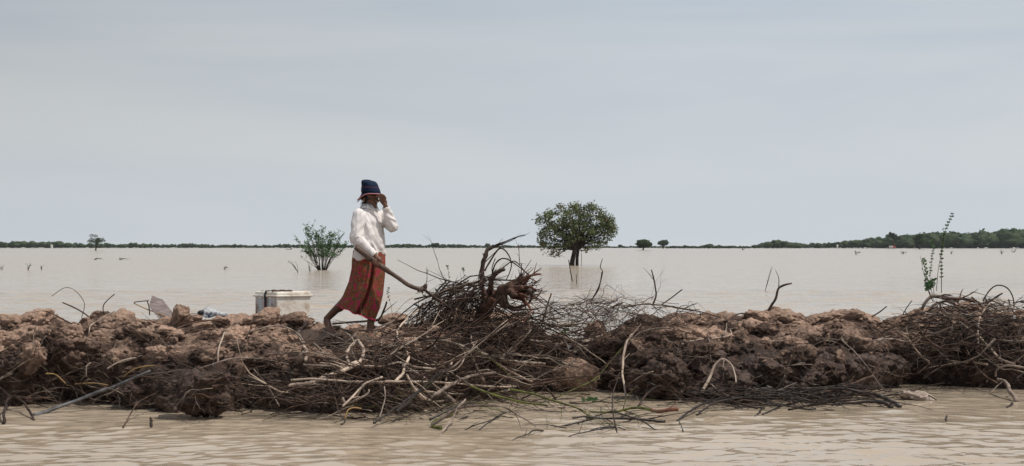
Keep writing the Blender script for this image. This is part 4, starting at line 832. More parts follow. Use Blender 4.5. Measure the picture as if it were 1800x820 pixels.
for Z in ZN:
    for i in range(Z['n']):
        b = MB(); p = zone_point(Z); r = random.uniform(*Z['r']); Ln = random.uniform(*Z['L'])
        p = p-Vector((math.cos(Z['ang'])*Ln*.3, 0, 0))*random.choice((-1, 1))*.3
        pts = twig_mesh(b, p, Z, r, Ln, 6, random.randint(1, 3))
        mt = random.choice(Z['mats']); o = b.build('branch', BARK[mt], None, origin=tuple(p)); tag(o, describe(Z, mt, r, pts), 'branch', Z['group'])
    b = MB()
    for i in range(Z['ns']):
        k = random.random()
        # thin twigs: their colour varies twig by twig
        start = len(b.f); p = zone_point(Z)
        big = Z['name'] in ('heap', 'right', 'mound', 'wet')
        r_ = (.0022 if big else .0016)+(.0085 if big else .004)*random.random()**2.0
        twig_mesh(b, p, Z, r_, random.uniform(.15, .5)+(60*r_ if big else 20*r_), 4 if r_ > .004 else 3, 2)
        mi = 1 if k < .40 else (2 if k < .40+Z.get('third', .12) else 0)
        for q in range(start, len(b.m)): b.m[q] = mi
    o = b.build('twig_tangle', [BARK[Z['sm']], BARK[Z['sm2']], BARK[Z.get('sm3', 'grey')]], None, True); tag(o, Z['stuff'], 'twigs', None, 'stuff')

# leafy shoots
def shoot(pts, nl, label, lr=.02, rs=.004, Y=None, from_=.2, group=None, name='leafy_shoot'):
    pp = [P(a, b, Y) for a, b in pts]; sp = spline(pp, 26); root = empty(name, sp[0]); tag(root, label, 'shoot', group)
    sb = MB(); sb.tube(sp, [rs*(1-.7*i/25) for i in range(26)], 5); sb.build('stem', BARK['brown'], root)
    lb = MB()
    for k in range(nl):
        i = int(25*(from_+(1-from_)*k/max(nl, 1))); c = sp[min(i, 25)]; sd = 1 if k % 2 else -1
        a = Vector((sd*random.uniform(.5, 1), random.uniform(-.5, .5), random.uniform(.2, .9))).normalized()*lr*random.uniform(.7, 1.25); bb = Vector((-a.z, random.uniform(-.4, .4)*lr, a.x))*.38
        m = c+a
        lb.add([c, c+a*.5+bb, m, c+a*.5-bb], [(0, 1, 2, 3)])
    lb.build('leaves', LEAF2, root, smooth=False)
Yr = 16.2
shoot([(1655, 515), (1655, 480), (1655, 440), (1662, 405), (1676, 374)], 60, 'tallest leafy shoot with a bent tip rising above the right heap', .028, .005, Yr)
shoot([(1646, 512), (1650, 470), (1658, 430), (1658, 400)], 16, 'thin nearly bare shoot just left of the tallest one', .022, .004, Yr, .5)
shoot([(1637, 510), (1635, 480), (1640, 440), (1636, 420)], 30, 'middle leafy shoot on the right heap', .026, .004, Yr, .3)
shoot([(1628, 512), (1628, 480), (1623, 455)], 34, 'short dense leafy shoot on the right heap', .030, .004, Yr, .0)
shoot([(1640, 530), (1632, 510), (1640, 500), (1626, 488), (1618, 450)], 8, 'crooked reddish stem left of the leafy shoots', .022, .006, Yr, .5)
for k in range(3): shoot([(1636+k*3, 518), (1630+k*5, 505-k*4), (1628+k*7, 498-k*3)], 16, ['low leaf cluster at the base of the shoots, left', 'low leaf cluster at the base of the shoots, centre', 'low leaf cluster at the base of the shoots, right'][k], .034, .004, Yr-.1, .3)
for i, (px, py, lab) in enumerate(((788, 470, 'leafy sprig standing above the twig mound left of the stump'), (768, 512, 'green sprig in the twig mound beside the hoe'), (747, 522, 'small bright green sprig at the hoe head'), (684, 508, 'small sprig rising right of the woman'), (815, 475, 'thin sprig nearest the stump stub'))):
    shoot([(px+8, py+75), (px+3, py+40), (px, py+5), (px-2, py-3)] if i != 3 else [(690, 566), (688, 540), (682, 518), (684, 505)], 11, lab, .019, .0025, 14.9, .5)
shoot([(1000, 708), (1030, 706), (1047, 702)], 9, 'yellow green leaves on a stem over the water under the clay block', .05, .004, 13.4, .5)
shoot([(985, 590), (992, 585), (998, 580)], 8, 'small green leaves beside the short grey log', .03, .003, 14.9, .3)

# ---------------------------------------------------------------- the woman
YP = 14.15; U = YP/F
def Q(px, py, d=0.0): return Vector(((px-900)*U, YP+d, H-(py-433)*U))
def ell(mb, c, ax, sub=3):
    v, f = ICO[sub]; mb.add([c+ax[0]*k.x+ax[1]*k.y+ax[2]*k.z for k in v], f)
def cap(mb, pts, rad, seg=14):
    """tapered limb: tube with a ball at every joint"""
    v, f = ICO[2]
    for p, r in zip(pts, rad): mb.add([p+k*r for k in v], f)
    for i in range(len(pts)-1):
        mb.tube([pts[i], pts[i+1]], [rad[i], rad[i+1]], seg)
def fuse(mb, name, m, parent, voxel, smooth=4, fac=.5, post=None):
    """fuse overlapping closed shapes into one continuous skin"""
    me = bpy.data.meshes.new('tmp'); me.from_pydata([tuple(v) for v in mb.v], [], mb.f); me.update()
    o = bpy.data.objects.new('tmp', me); C.objects.link(o)
    r = o.modifiers.new('r', 'REMESH'); r.mode = 'VOXEL'; r.voxel_size = voxel; r.use_smooth_shade = True
    s = o.modifiers.new('s', 'SMOOTH'); s.iterations = smooth; s.factor = fac
    dg = bpy.context.evaluated_depsgraph_get(); me2 = bpy.data.meshes.new_from_object(o.evaluated_get(dg))
    C.objects.unlink(o); bpy.data.objects.remove(o); bpy.data.meshes.remove(me)
    me2.name = name
    if post:
        nr = [v.normal.copy() for v in me2.vertices]
        for v, n_ in zip(me2.vertices, nr): v.co = post(v.co, n_)
        me2.update()
    me2.materials.clear(); me2.materials.append(m)
    me2.polygons.foreach_set('use_smooth', [True]*len(me2.polygons))
    q = bpy.data.objects.new(name, me2); C.objects.link(q)
    if parent: q.parent = parent; q.matrix_parent_inverse = parent.matrix_world.inverted()
    return q
SKIN = mat('skin_dark', (.10, .045, .028), .5, .4, (.16, .075, .045), 14, bump=.001, bscale=60)
SHIRT = mat('cotton_offwhite', (.60, .56, .54), .9, .15, (.73, .69, .68), 4, bump=.014, bscale=11, stretch=(1, 1, .6))
NAVY = mat('hat_navy', (.006, .013, .032), .85, .15, (.010, .020, .046), 12, bump=.002, bscale=60)
PINK = mat('hat_piping', (.55, .22, .24), .8, .2)
SCARF = mat('scarf_pale', (.50, .60, .66), .9, .1, (.65, .72, .76), 20)
HAIR = mat('hair_black', (.008, .006, .005), .5, .3)
def batik():
    m = bpy.data.materials.new('batik_cloth'); m.use_nodes = True; t = m.node_tree; n = t.nodes; b = n['Principled BSDF']; lk = t.links.new
    b.inputs['Roughness'].default_value = .8; b.inputs['Specular IOR Level'].default_value = .2
    tc = n.new('ShaderNodeTexCoord')
    def ramp(inp, stops, const=False):
        r = n.new('ShaderNodeValToRGB'); e = r.color_ramp.elements
        e[0].position, e[0].color = stops[0][0], (*stops[0][1], 1); e[1].position, e[1].color = stops[-1][0], (*stops[-1][1], 1)
        for p_, c_ in stops[1:-1]: e.new(p_).color = (*c_, 1)
        lk(inp, r.inputs['Fac']); return r.outputs['Color']
    w = n.new('ShaderNodeTexNoise'); w.inputs['Scale'].default_value = 9; w.inputs['Detail'].default_value = 3; lk(tc.outputs['Object'], w.inputs['Vector'])
    a = n.new('ShaderNodeVectorMath'); a.operation = 'MULTIPLY_ADD'; a.inputs[1].default_value = (.12, .12, .12); lk(w.outputs['Color'], a.inputs[0]); lk(tc.outputs['Object'], a.inputs[2])
    v = n.new('ShaderNodeTexVoronoi'); v.inputs['Scale'].default_value = 48; lk(a.outputs[0], v.inputs['Vector'])
    z = n.new('ShaderNodeTexNoise'); z.inputs['Scale'].default_value = 38; z.inputs['Detail'].default_value = 3; lk(a.outputs[0], z.inputs['Vector'])
    z2 = n.new('ShaderNodeTexNoise'); z2.inputs['Scale'].default_value = 21; z2.inputs['Detail'].default_value = 3; lk(a.outputs[0], z2.inputs['Vector'])
    base = ramp(z.outputs['Fac'], [(.36, (.17, .026, .018)), (.47, (.24, .045, .028)), (.53, (.16, .095, .04)), (.62, (.06, .05, .026))])
    dots = ramp(v.outputs['Distance'], [(.18, (1, 1, 1)), (.30, (0, 0, 0))])
    m1 = n.new('ShaderNodeMix'); m1.data_type = 'RGBA'; m1.inputs[7].default_value = (.26, .12, .05, 1); lk(dots, m1.inputs['Factor']); lk(base, m1.inputs[6])
    pk = ramp(z2.outputs['Fac'], [(.56, (0, 0, 0)), (.61, (1, 1, 1))])
    m2 = n.new('ShaderNodeMix'); m2.data_type = 'RGBA'; m2.inputs[7].default_value = (.32, .028, .065, 1); lk(pk, m2.inputs['Factor']); lk(m1.outputs[2], m2.inputs[6])
    lk(m2.outputs[2], b.inputs['Base Color'])
    q = n.new('ShaderNodeTexNoise'); q.inputs['Scale'].default_value = 8; lk(tc.outputs['Object'], q.inputs['Vector'])
    bp = n.new('ShaderNodeBump'); bp.inputs['Distance'].default_value = .01; lk(q.outputs['Fac'], bp.inputs['Height']); lk(bp.outputs[0], b.inputs['Normal'])
    return m
BATIK = batik()
woman = empty('person', Q(640, 592)); tag(woman, 'barefoot woman in navy bucket hat, white shirt and red batik sarong, hand at her brow', 'person')
Fd = Vector((math.sin(math.radians(58)), -math.cos(math.radians(58)), 0)); Rt = Vector((-math.cos(math.radians(58)), -math.sin(math.radians(58)), 0)); Up = Vector((0, 0, 1))
FH = Vector((math.sin(math.radians(42)), -math.cos(math.radians(42)), 0)); RH = Vector((-math.cos(math.radians(42)), -math.sin(math.radians(42)), 0))
Rsh = Q(632, 377, -.14); Rel = Q(630, 421, -.20); Rwr = Q(663, 449, -.215)
Lsh = Q(664, 377, .13); Lel = Q(690, 399, -.02); Lwr = Q(679, 364, -.09)
HC = Q(651, 350, 0)
bd = MB()
# trunk and neck
def ring(c, w, d, n=20, ax=(Rt, Fd)): return [c+ax[0]*math.cos(2*PI*k/n)*w+ax[1]*math.sin(2*PI*k/n)*d for k in range(n)]
bd.loft([ring(Q(648, 470, 0), .13, .11), ring(Q(648, 450, 0), .155, .115), ring(Q(648, 425, 0), .125, .09), ring(Q(648, 400, 0), .14, .10), ring(Q(648, 382, 0), .15, .095), ring(Q(649, 374, 0), .10, .07), ring(Q(650, 366, 0), .05, .05)])
cap(bd, [Q(649, 376, .0), Q(651, 362, 0)], [.052, .047])
# head: skull, jaw, brow, nose, lips, chin, ears
ell(bd, HC+Vector((0, 0, .035))-FH*.012, (RH*.073, FH*.088, Up*.085)); ell(bd, HC+FH*.022-Up*.035, (RH*.056, FH*.062, Up*.068))
ell(bd, HC+FH*.055-Up*.085, (RH*.026, FH*.024, Up*.020)); ell(bd, HC+FH*.078+Up*.022, (RH*.048, FH*.014, Up*.012))
cap(bd, [HC+FH*.082+Up*.012, HC+FH*.105-Up*.022], [.008, .0125]); ell(bd, HC+FH*.098-Up*.028, (RH*.019, FH*.010, Up*.008))
ell(bd, HC+FH*.086-Up*.053, (RH*.025, FH*.011, Up*.0065)); ell(bd, HC+FH*.083-Up*.063, (RH*.021, FH*.011, Up*.007))
for s in (-1, 1):
    ell(bd, HC+RH*.045*s+FH*.06-Up*.018, (RH*.020, FH*.016, Up*.018)); ell(bd, HC+RH*.076*s-FH*.005-Up*.01, (RH*.007, FH*.018, Up*.030))
    ell(bd, HC+RH*.028*s+FH*.079+Up*.004, (RH*.014, FH*.008, Up*.008))
# arms
cap(bd, [Rsh, Rel], [.045, .036]); cap(bd, [Rel, Rwr], [.036, .025]); cap(bd, [Lsh, Lel], [.045, .036]); cap(bd, [Lel, Lwr], [.036, .024])
# hoe handle line in the near hand
HA = Q(630, 434, -.235); HBm = Q(675, 469, -.225)
hd = (HBm-HA).normalized()
def hand(wr, palm_c, dirv, side, nrm, fingers, thumb):
    """palm between wrist and knuckles; five separate fingers as point chains"""
    cap(bd, [wr, palm_c-dirv*.025], [.024, .024])
    ell(bd, palm_c, (dirv*.046, side*.039, nrm*.016), 3)
    for pts, r in fingers: cap(bd, pts, [r, r*.93, r*.88, r*.78][:len(pts)], 8)
    cap(bd, thumb, [.0115, .010, .0085][:len(thumb)], 8)
# near hand: closed round the handle, fingers on the camera side and curling under it
G = HA.lerp(HBm, .80)+Vector((0, 0, 0)); sd = hd; dn = Vector((0, 0, -1)); dn = (dn-hd*dn.dot(hd)).normalized(); cm = hd.cross(dn).normalized()
if cm.y > 0: cm = -cm
pc = G-dn*.030+cm*.022
cap(bd, [Rwr, pc-dn*.012], [.025, .023]); ell(bd, pc, (dn*.036, hd*.042, cm*.017), 3)
for k, (o_, ln) in enumerate(((-.033, .9), (-.011, 1.0), (.011, .97), (.032, .82))):
    b0 = G+hd*o_
    cap(bd, [b0-dn*.012+cm*.034, b0+dn*.016*ln+cm*.036, b0+dn*.034*ln+cm*.012, b0+dn*.028*ln-cm*.016], [.0098, .0092, .0088, .008], 8)
cap(bd, [pc-dn*.01-hd*.035, G-hd*.03-dn*.034-cm*.012, G+hd*.004-dn*.034-cm*.022], [.012, .0105, .009], 8)
# far hand: raised to the brow
hv = (Q(674, 345, -.11)-Lwr).normalized(); sv = hv.cross(Vector((0, 1, 0))).normalized(); nv = sv.cross(hv).normalized()
pl = Lwr+hv*.046
cap(bd, [Lwr, pl-hv*.02], [.023, .022]); ell(bd, pl, (hv*.040, sv*.030, nv*.013), 3)
kn = pl+hv*.034
for k, (o_, ln, bn) in enumerate(((-.025, .80, .3), (-.008, .95, .2), (.009, .98, .12), (.025, .90, .02))):
    b0 = kn+sv*o_*(-1); f1 = (hv+Vector((-.25-bn*.4, 0, -.06))).normalized(); f2 = (f1+Vector((-.55, -.05, -.15-bn*.3))).normalized(); f3 = (f2+Vector((-.3, 0, -.2))).normalized()
    cap(bd, [b0, b0+f1*.030*ln, b0+f1*.030*ln+f2*.024*ln, b0+f1*.030*ln+f2*.024*ln+f3*.018*ln], [.0098, .0090, .0085, .0075], 8)
tb0 = pl-hv*.02-Vector((.018, 0, 0)); cap(bd, [tb0, tb0+Vector((-.020, -.004, .022)), tb0+Vector((-.032, -.006, .040))], [.0115, .010, .0088], 8)
# legs and feet
hipR = Q(645, 462, -.06); hipL = Q(653, 462, .07)
FA = Q(650, 585, -.03); RA = Q(571, 562, .16)
def ground(px, py):
    h, _ = cast(px, py); return h
cap(bd, [hipR, Q(657, 525, .02), FA], [.07, .046, .034]); cap(bd, [Q(656, 535, .02), Q(653, 560, -.0)], [.044, .044])
cap(bd, [hipL, Q(616, 519, .05), RA], [.075, .05, .034]); cap(bd, [Q(609, 526, .075), Q(594, 542, .12)], [.05, .047])
def foot_(ank, td, sideways, L_=.20):
    td = td.normalized(); sdv = td.cross(Up).normalized()
    heel = ank-Up*.045-td*.025; ball = ank+td*L_*.62-Up*.062
    cap(bd, [ank, heel], [.033, .030]); cap(bd, [ank-Up*.015, ank+td*L_*.35-Up*.042, ball], [.034, .030, .020]); cap(bd, [heel, ball+sdv*.018], [.026, .019]); cap(bd, [heel, ball-sdv*.02], [.024, .018])
    for k in range(5):
        s0 = ball+sdv*(-.034+.017*k); l = (.044, .040, .037, .032, .027)[k]; r = (.012, .0085, .008, .0078, .007)[k]
        cap(bd, [s0, s0+td*l*.6+Up*.003, s0+td*l-Up*.005], [r*1.1, r, r*.85], 8)
foot_(FA, Vector((.30, -.85, -.10)), 1); foot_(RA, Vector((.35, -.80, -.28)), 1)
fuse(bd, 'body', SKIN, woman, .0045, 3, .5)
# eyes, mostly in the hat's shade
for s in (-1, 1):
    e = MB(); v, f = ICO[2]; c = HC+RH*.028*s+FH*.0855+Up*.0035; e.add([c+RH*k.x*.011+FH*k.y*.005+Up*k.z*.0045 for k in v], f); e.build('eye', mat('eye_dark', (.03, .02, .015), .2, .5), woman)
# hair below the hat
hm = MB(); ell(hm, HC+Up*.022-FH*.022, (RH*.081, FH*.088, Up*.092)); ell(hm, HC-FH*.072-Up*.03, (RH*.05, FH*.035, Up*.045)); fuse(hm, 'hair', HAIR, woman, .006, 3)
# bucket hat
hat = MB(); hb = Q(653.5, 338.5, 0)-FH*.012; ht = Q(650.3, 320.5, 0)-FH*.012
n = 40; tilt = Vector((0, 0, 0))
def hring(c, w, d, zf=lambda a: 0, jit=0):
    return [c+RH*math.cos(2*PI*k/n)*w*(1+jit*noise.noise(Vector((math.cos(2*PI*k/n)*2, math.sin(2*PI*k/n)*2, c.z*20))))+FH*math.sin(2*PI*k/n)*d+Up*zf(2*PI*k/n) for k in range(n)]
tl_ = lambda k: (lambda a: (math.cos(a)*.0+math.sin(a)*-.012)*k)
rings = [hring(hb-Up*.008, .092, .110, tl_(1)), hring(hb.lerp(ht, .25), .088, .104, tl_(1), .14), hring(hb.lerp(ht, .5), .083, .096, tl_(1), .12), hring(hb.lerp(ht, .8), .079, .090, tl_(1), .22), hring(ht, .076, .085, tl_(1.4), .1), hring(ht+Up*.010, .066, .072, tl_(1.4), .05), hring(ht+Up*.016, .035, .04, tl_(1)), hring(ht+Up*.013, .004, .004)]
hat.loft(rings, True); hat.build('hat_crown', NAVY, woman)
def brimz(a):   # high on the near side, drooping over the neck at the back
    v_ = RH*math.cos(a)+FH*math.sin(a); return -.006+(-.060 if v_.x < 0 else -.022)*abs(v_.x)**1.5+(.004 if v_.y < 0 else -.01)*abs(v_.y)+.004*math.sin(5*a)
br = MB(); br.loft([hring(hb-Up*.004, .084, .102), hring(hb-Up*.010, .104, .124, lambda a: brimz(a)*.5), hring(hb-Up*.010, .130, .156, brimz), hring(hb-Up*.0135, .130, .156, brimz), hring(hb-Up*.0135, .102, .122, lambda a: brimz(a)*.5), hring(hb-Up*.008, .080, .098)], False)
br.build('hat_brim', NAVY, woman)
pp = MB(); e_ = hring(hb-Up*.0115, .1305, .1565, brimz); pp.tube(e_+[e_[0]], [.0042]*(n+1), 6); pp.build('hat_piping', PINK, woman)
pp = MB(); e_ = hring(hb.lerp(ht, .55), .0835, .0965, tl_(1), .12); pp.tube(e_+[e_[0]], [.0016]*(n+1), 5); pp.build('hat_seam', mat('seam_red', (.25, .06, .08), .8), woman)
# scarf ends at the nape
sc_ = MB()
for a_, b_, w_ in ((Q(640, 349, .0), Q(627, 356, .02), .012), (Q(641, 352, 0), Q(630, 351, .05), .008), (Q(642, 352, -.05), Q(634, 360, -.03), .016)):
    m_ = a_.lerp(b_, .5)+Vector((0, 0, .012)); q_ = spline([a_, m_, b_], 7)
    sc_.loft([[p_+Vector((0, .003, w_*(1-i*.1))), p_+Vector((0, -.003, w_*(1-i*.1))), p_+Vector((0, -.003, -w_*(1-i*.1))), p_+Vector((0, .003, -w_*(1-i*.1)))] for i, p_ in enumerate(q_)])
ell(sc_, Q(648, 361, 0), (Rt*.066, Fd*.060, Up*.018)); sc_.build('scarf', SCARF, woman)
# shirt
sh = MB()
sh.loft([ring(Q(649.5, 453, .0), .178, .145), ring(Q(649.5, 445, .0), .182, .150), ring(Q(649.5, 425, .0), .172, .142), ring(Q(648.5, 405, 0), .168, .135), ring(Q(647, 390, 0), .172, .122), ring(Q(647, 378, 0), .165, .10), ring(Q(648, 370, 0), .125, .082), ring(Q(649, 364, 0), .072, .066)])
cap(sh, [Rsh+Vector((.01, 0, -.01)), Rsh.lerp(Rel, .5), Rel], [.068, .067, .062], 16); cap(sh, [Rel, Rel.lerp(Rwr, .5), Rwr-(Rwr-Rel).normalized()*.035], [.062, .052, .037], 16)
cap(sh, [Lsh+Vector((-.01, 0, -.01)), Lsh.lerp(Lel, .5), Lel], [.066, .064, .060], 16); cap(sh, [Lel, Lel.lerp(Lwr, .45), Lwr-(Lwr-Lel).normalized()*.03], [.060, .055, .036], 16)
def segdist(p, a, b):
    t = max(0, min(1, (p-a).dot(b-a)/(b-a).length_squared)); return (p-(a+(b-a)*t)).length, t
def shirt_post(p, nr):
    k = 0
    dA, tA = segdist(p, Rsh, Rel); dB, tB = segdist(p, Rel, Rwr); dC, tC = segdist(p, Lsh, Lel); dD, tD = segdist(p, Lel, Lwr)
    m = min(dA, dB, dC, dD)
    if m < .085:
        if m == dA: ax, w = (Rel-Rsh), .6+.9*abs(tA-.2)
        elif m == dB: ax, w = (Rwr-Rel), 1.1
        elif m == dC: ax, w = (Lel-Lsh), 1.0
        else: ax, w = (Lwr-Lel), 1.2
        ax = ax.normalized(); s = p.dot(ax); off = p-ax*s
        sk = s+off.x*.9+off.y*.5; k = (.5-abs(noise.noise(Vector((sk*15, off.x*8, off.z*8+off.y*8)))))*.016*w-.006 + noise.noise(Vector((s*7+5, off.x*26, off.y*26)))*.008
    else:
        q = Vector((p.x*9+p.z*5, p.y*9, p.z*3.5-p.x*4)); k = noise.noise(q*1.4)*.020+noise.noise(q*3.3+Vector((7, 1, 2)))*.009
        hem = max(0, (Q(0, 425).z-p.z)/.16); ang = math.atan2((p-Q(649.5, 425)).dot(Fd), (p-Q(649.5, 425)).dot(Rt)); k += math.sin(ang*7+1.3)*.008*min(hem, 1.2)
    z = nr*k
    if p.z < Q(0, 449).z: z.z += (.025*math.sin(p.x*14+.5))*.8
    return p+z
fuse(sh, 'shirt', SHIRT, woman, .0075, 3, .5, shirt_post)
# collar, placket, cuffs, buttons
col = MB()
for s in (-1, 1):
    a0 = [Q(649, 362, 0)+Fd*math.cos(t_)*.070*1.0+Rt*math.sin(t_)*.076*s for t_ in (.25, .7, 1.2, 1.8, 2.4, 3.0)]
    out_ = [Q(649, 362, 0)+Fd*math.cos(t_)*(.092 if i else .105)+Rt*math.sin(t_)*.098*s-Up*(.042 if i < 2 else .022) for i, t_ in enumerate((.38, .7, 1.2, 1.8, 2.4, 3.0))]
    i0 = [p_+Up*.020 for p_ in a0]
    for i in range(5): col.add([i0[i], i0[i+1], out_[i+1], out_[i], i0[i]-Up*.006, i0[i+1]-Up*.006, out_[i+1]-Up*.005-Fd*.003, out_[i]-Up*.005-Fd*.003], [(0, 1, 2, 3), (7, 6, 5, 4), (0, 3, 7, 4), (1, 5, 6, 2), (3, 2, 6, 7), (0, 4, 5, 1)])
col.build('collar', SHIRT, woman)
for a_, b_, r_ in ((Rel, Rwr, .036), (Lel, Lwr, .035)):
    cf = MB(); d_ = (b_-a_).normalized(); e1 = b_-d_*.045; e2 = b_-d_*.004; u_ = d_.orthogonal().normalized(); w_ = d_.cross(u_)
    rr = [(e1, r_*.98), (e1+d_*.004, r_*1.08), (e2-d_*.003, r_*1.06), (e2, r_*.98), (e2-d_*.004, r_*.86), (e1, r_*.84)]
    cf.loft([[c_+(u_*math.cos(2*PI*k/20)+w_*math.sin(2*PI*k/20))*q_ for k in range(20)] for c_, q_ in rr], False); cf.build('cuff', SHIRT, woman)
# sarong: cloth tube from waist to slanting hem with folds
LP = [(621, 440), (618.5, 458), (618, 472), (613, 495), (603, 519), (593.5, 536)]; RP = [(677, 444), (677.5, 462), (677, 482), (673.5, 517), (668, 542), (659.5, 563)]
NR = 46; NA = 160; rings = []; rin = []
for i in range(NR):
    s = i/(NR-1); k = s*5; a = min(int(k), 4); t_ = k-a
    l_ = Vector(LP[a]).lerp(Vector(LP[a+1]), t_); r_ = Vector(RP[a]).lerp(Vector(RP[a+1]), t_)
    pl_ = Q(l_.x, l_.y); pr_ = Q(r_.x, r_.y); c = (pl_+pr_)/2; ux = (pr_-pl_)/2; dep = .135+.05*s; R1 = []; R2 = []
    for j in range(NA):
        a = 2*PI*j/NA; f1 = .35*(a if a < PI else a-2*PI)
        amp = .015+.075*s**1.3
        fold = 1+amp*(.55*math.sin(6*a+2.2*s+.8)+.45*math.sin(11*a-1.5*s+2)+.35*noise.noise(Vector((math.cos(a)*3, math.sin(a)*3, s*2.2))))
        ca = math.cos(a); dd = 0
        if math.sin(a) < 0:            # near side: one deep fold from the waist down to the hem
            cf = .36-.0*s+(.08 if s > .5 else .16*s)-.30*s
            dd = -.46*math.exp(-((ca-cf)/(.055+.03*s))**2)*min(1, .35+s*1.2)+.09*math.exp(-((ca-cf+.17)/.08)**2)+.07*math.exp(-((ca-cf-.17)/.08)**2)
        sp_ = c+ux*ca*(1 if abs(ca) > .97 else min(fold, 1/max(abs(ca), .3)) if abs(ca) > .8 else fold)+Vector((0, 1, 0))*math.sin(a)*dep*(fold+dd)
        sp_.z += .006*s*math.sin(9*a); R1.append(sp_); R2.append(c+(sp_-c)*.975)
    rings.append(R1); rin.append(R2)
sg = MB(); sg.loft(rings+rin[::-1], False); sg.build('sarong', BATIK, woman)
hp = MB(); hp.tube(rings[-1]+[rings[-1][0]], [.0045]*(NA+1), 5); hp.build('sarong_hem', mat('hem_pink', (.55, .03, .12), .8), woman)

# gnarled trunk of the stump with the swollen bases of its roots
def Z3(a, b, Y): return P(680+a/2.7325, 400+b/2.7325, Y)
sm_ = MB(); k_ = 14.3/F/2.7325
cap(sm_, [Z3(455, 420, 14.5), Z3(490, 370, 14.4), Z3(525, 330, 14.3), Z3(560, 302, 14.25), Z3(590, 285, 14.2)], [34*k_, 31*k_, 29*k_, 27*k_, 24*k_], 14)
for a_, b_, r0, r1, y0, y1 in (((585, 285), (632, 275), 20, 12, 14.2, 14.25), ((590, 290), (650, 292), 17, 10, 14.2, 14.1), ((575, 305), (620, 324), 17, 12, 14.2, 14.05), ((560, 325), (582, 378), 15, 9, 14.25, 14.1), ((595, 270), (640, 248), 12, 6, 14.25, 14.3), ((540, 350), (560, 378), 14, 8, 14.3, 14.2), ((500, 320), (498, 270), 18, 14, 14.35, 14.25), ((475, 340), (458, 290), 16, 11, 14.45, 14.5)):
    cap(sm_, [Z3(*a_, y0), Z3(*b_, y1)], [r0*k_, r1*k_], 10)
fuse(sm_, 'trunk', mat('stump_wood', (.022, .014, .011), .9, .1, (.125, .072, .053), 11, bump=.008, bscale=26), st, .008, 2, .5, lambda p, nr: p+nr*(noise.noise(Vector((p.x*14+p.z*10, p.y*16, p.z*16-p.x*12)))*.016+noise.noise(p*38)*.008))

# ---------------------------------------------------------------- the hoe
WOOD = mat('handle_wood', (.055, .035, .028), .6, .3, (.17, .115, .09), 10, bump=.003, bscale=30)
hoe = empty('hoe', HA); tag(hoe, 'long crooked wooden handled hoe slanting from the woman\'s hand into the brush', 'hoe')
hp_ = [HA, HA.lerp(HBm, .5), HBm, Q(700, 487.5, -.1), Q(718, 501, -.03), Q(732, 507, .02), Q(744, 508.5, .06)]
hpt = spline(hp_, 40); rd = [interp([(0, .031), (.2, .028), (.45, .022), (.8, .021), (1, .022)], i/39)*(1+.10*noise.noise(hpt[i]*8)) for i in range(40)]
m_ = MB(); m_.tube(hpt, rd, 12, rough=.04); m_.build('handle', WOOD, hoe)
m_ = MB(); ell(m_, Q(741, 509, .05), (Vector((.030, 0, -.004)), Vector((0, .032, 0)), Vector((.004, 0, .030)))); ell(m_, Q(747, 507, .05), (Vector((.018, 0, 0)), Vector((0, .026, 0)), Vector((0, 0, .032)))); ell(m_, Q(736, 511, .04), (Vector((.018, 0, 0)), Vector((0, .024, 0)), Vector((0, 0, .018))))
cap(m_, [Q(745, 508, .05), Q(748, 502, .04)], [.024, .02]); fuse(m_, 'head_socket', WOOD, hoe, .005, 2, .5, lambda p, nr: p+nr*.006*noise.noise(p*45))
m_ = MB(); m_.tube(spline([Q(744, 508, .05), Q(757, 520, .10), Q(772, 531, .16), Q(790, 545, .22)], 14), [.014]*14, 8); m_.build('shaft', BARK['dark'], hoe)

# ---------------------------------------------------------------- things on the crest
def quadbox(mb, P8): mb.add(P8, [(0, 3, 2, 1), (4, 5, 6, 7), (0, 1, 5, 4), (1, 2, 6, 5), (2, 3, 7, 6), (3, 0, 4, 7)])
YB = 15.0; ub = YB/F
def B(px, py, d=0): return Vector(((px-900)*ub, YB+d, H-(py-433)*ub))
FOAM = mat('foam_dirty', (.78, .74, .66), .8, .2, (.40, .28, .18), 8, lo=.46, hi=.72, bump=.003, bscale=40)
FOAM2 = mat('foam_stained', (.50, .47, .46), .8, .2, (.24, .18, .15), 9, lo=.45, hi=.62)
bx = empty('foam_box', B(496, 562)); tag(bx, 'dirty white foam cooler box with lid and taped corner standing on the crest', 'cooler box')
# plan: near corner at px 491; short end face to the left, long face to the right
c0 = B(491, 562, -.16); c1 = B(546, 560, .02); c3 = B(446.5, 560, .06); c2 = c1+(c3-c0)
zt = Vector((0, 0, 39*ub))
def frustum(k0, k1, z0, z1, name, m, parent, exp0=0, exp1=0):
    cen = (c0+c2)/2; b = MB(); P8 = []
    for z, e in ((z0, exp0), (z1, exp1)):
        for c in (c0, c1, c2, c3): q = cen+(c-cen)*(1+e); P8.append(Vector((q.x, q.y, c0.z+z)))
    quadbox(b, P8); o = b.build(name, m, parent, False); bv = o.modifiers.new('b', 'BEVEL'); bv.width = .008; bv.segments = 3; return o
frustum(0, 0, -.04, .245, 'body', FOAM, bx, -.05, .0)
frustum(0, 0, .240, .262, 'rim', FOAM, bx, .085, .085)
frustum(0, 0, .263, .295, 'lid', FOAM, bx, .02, -.01)
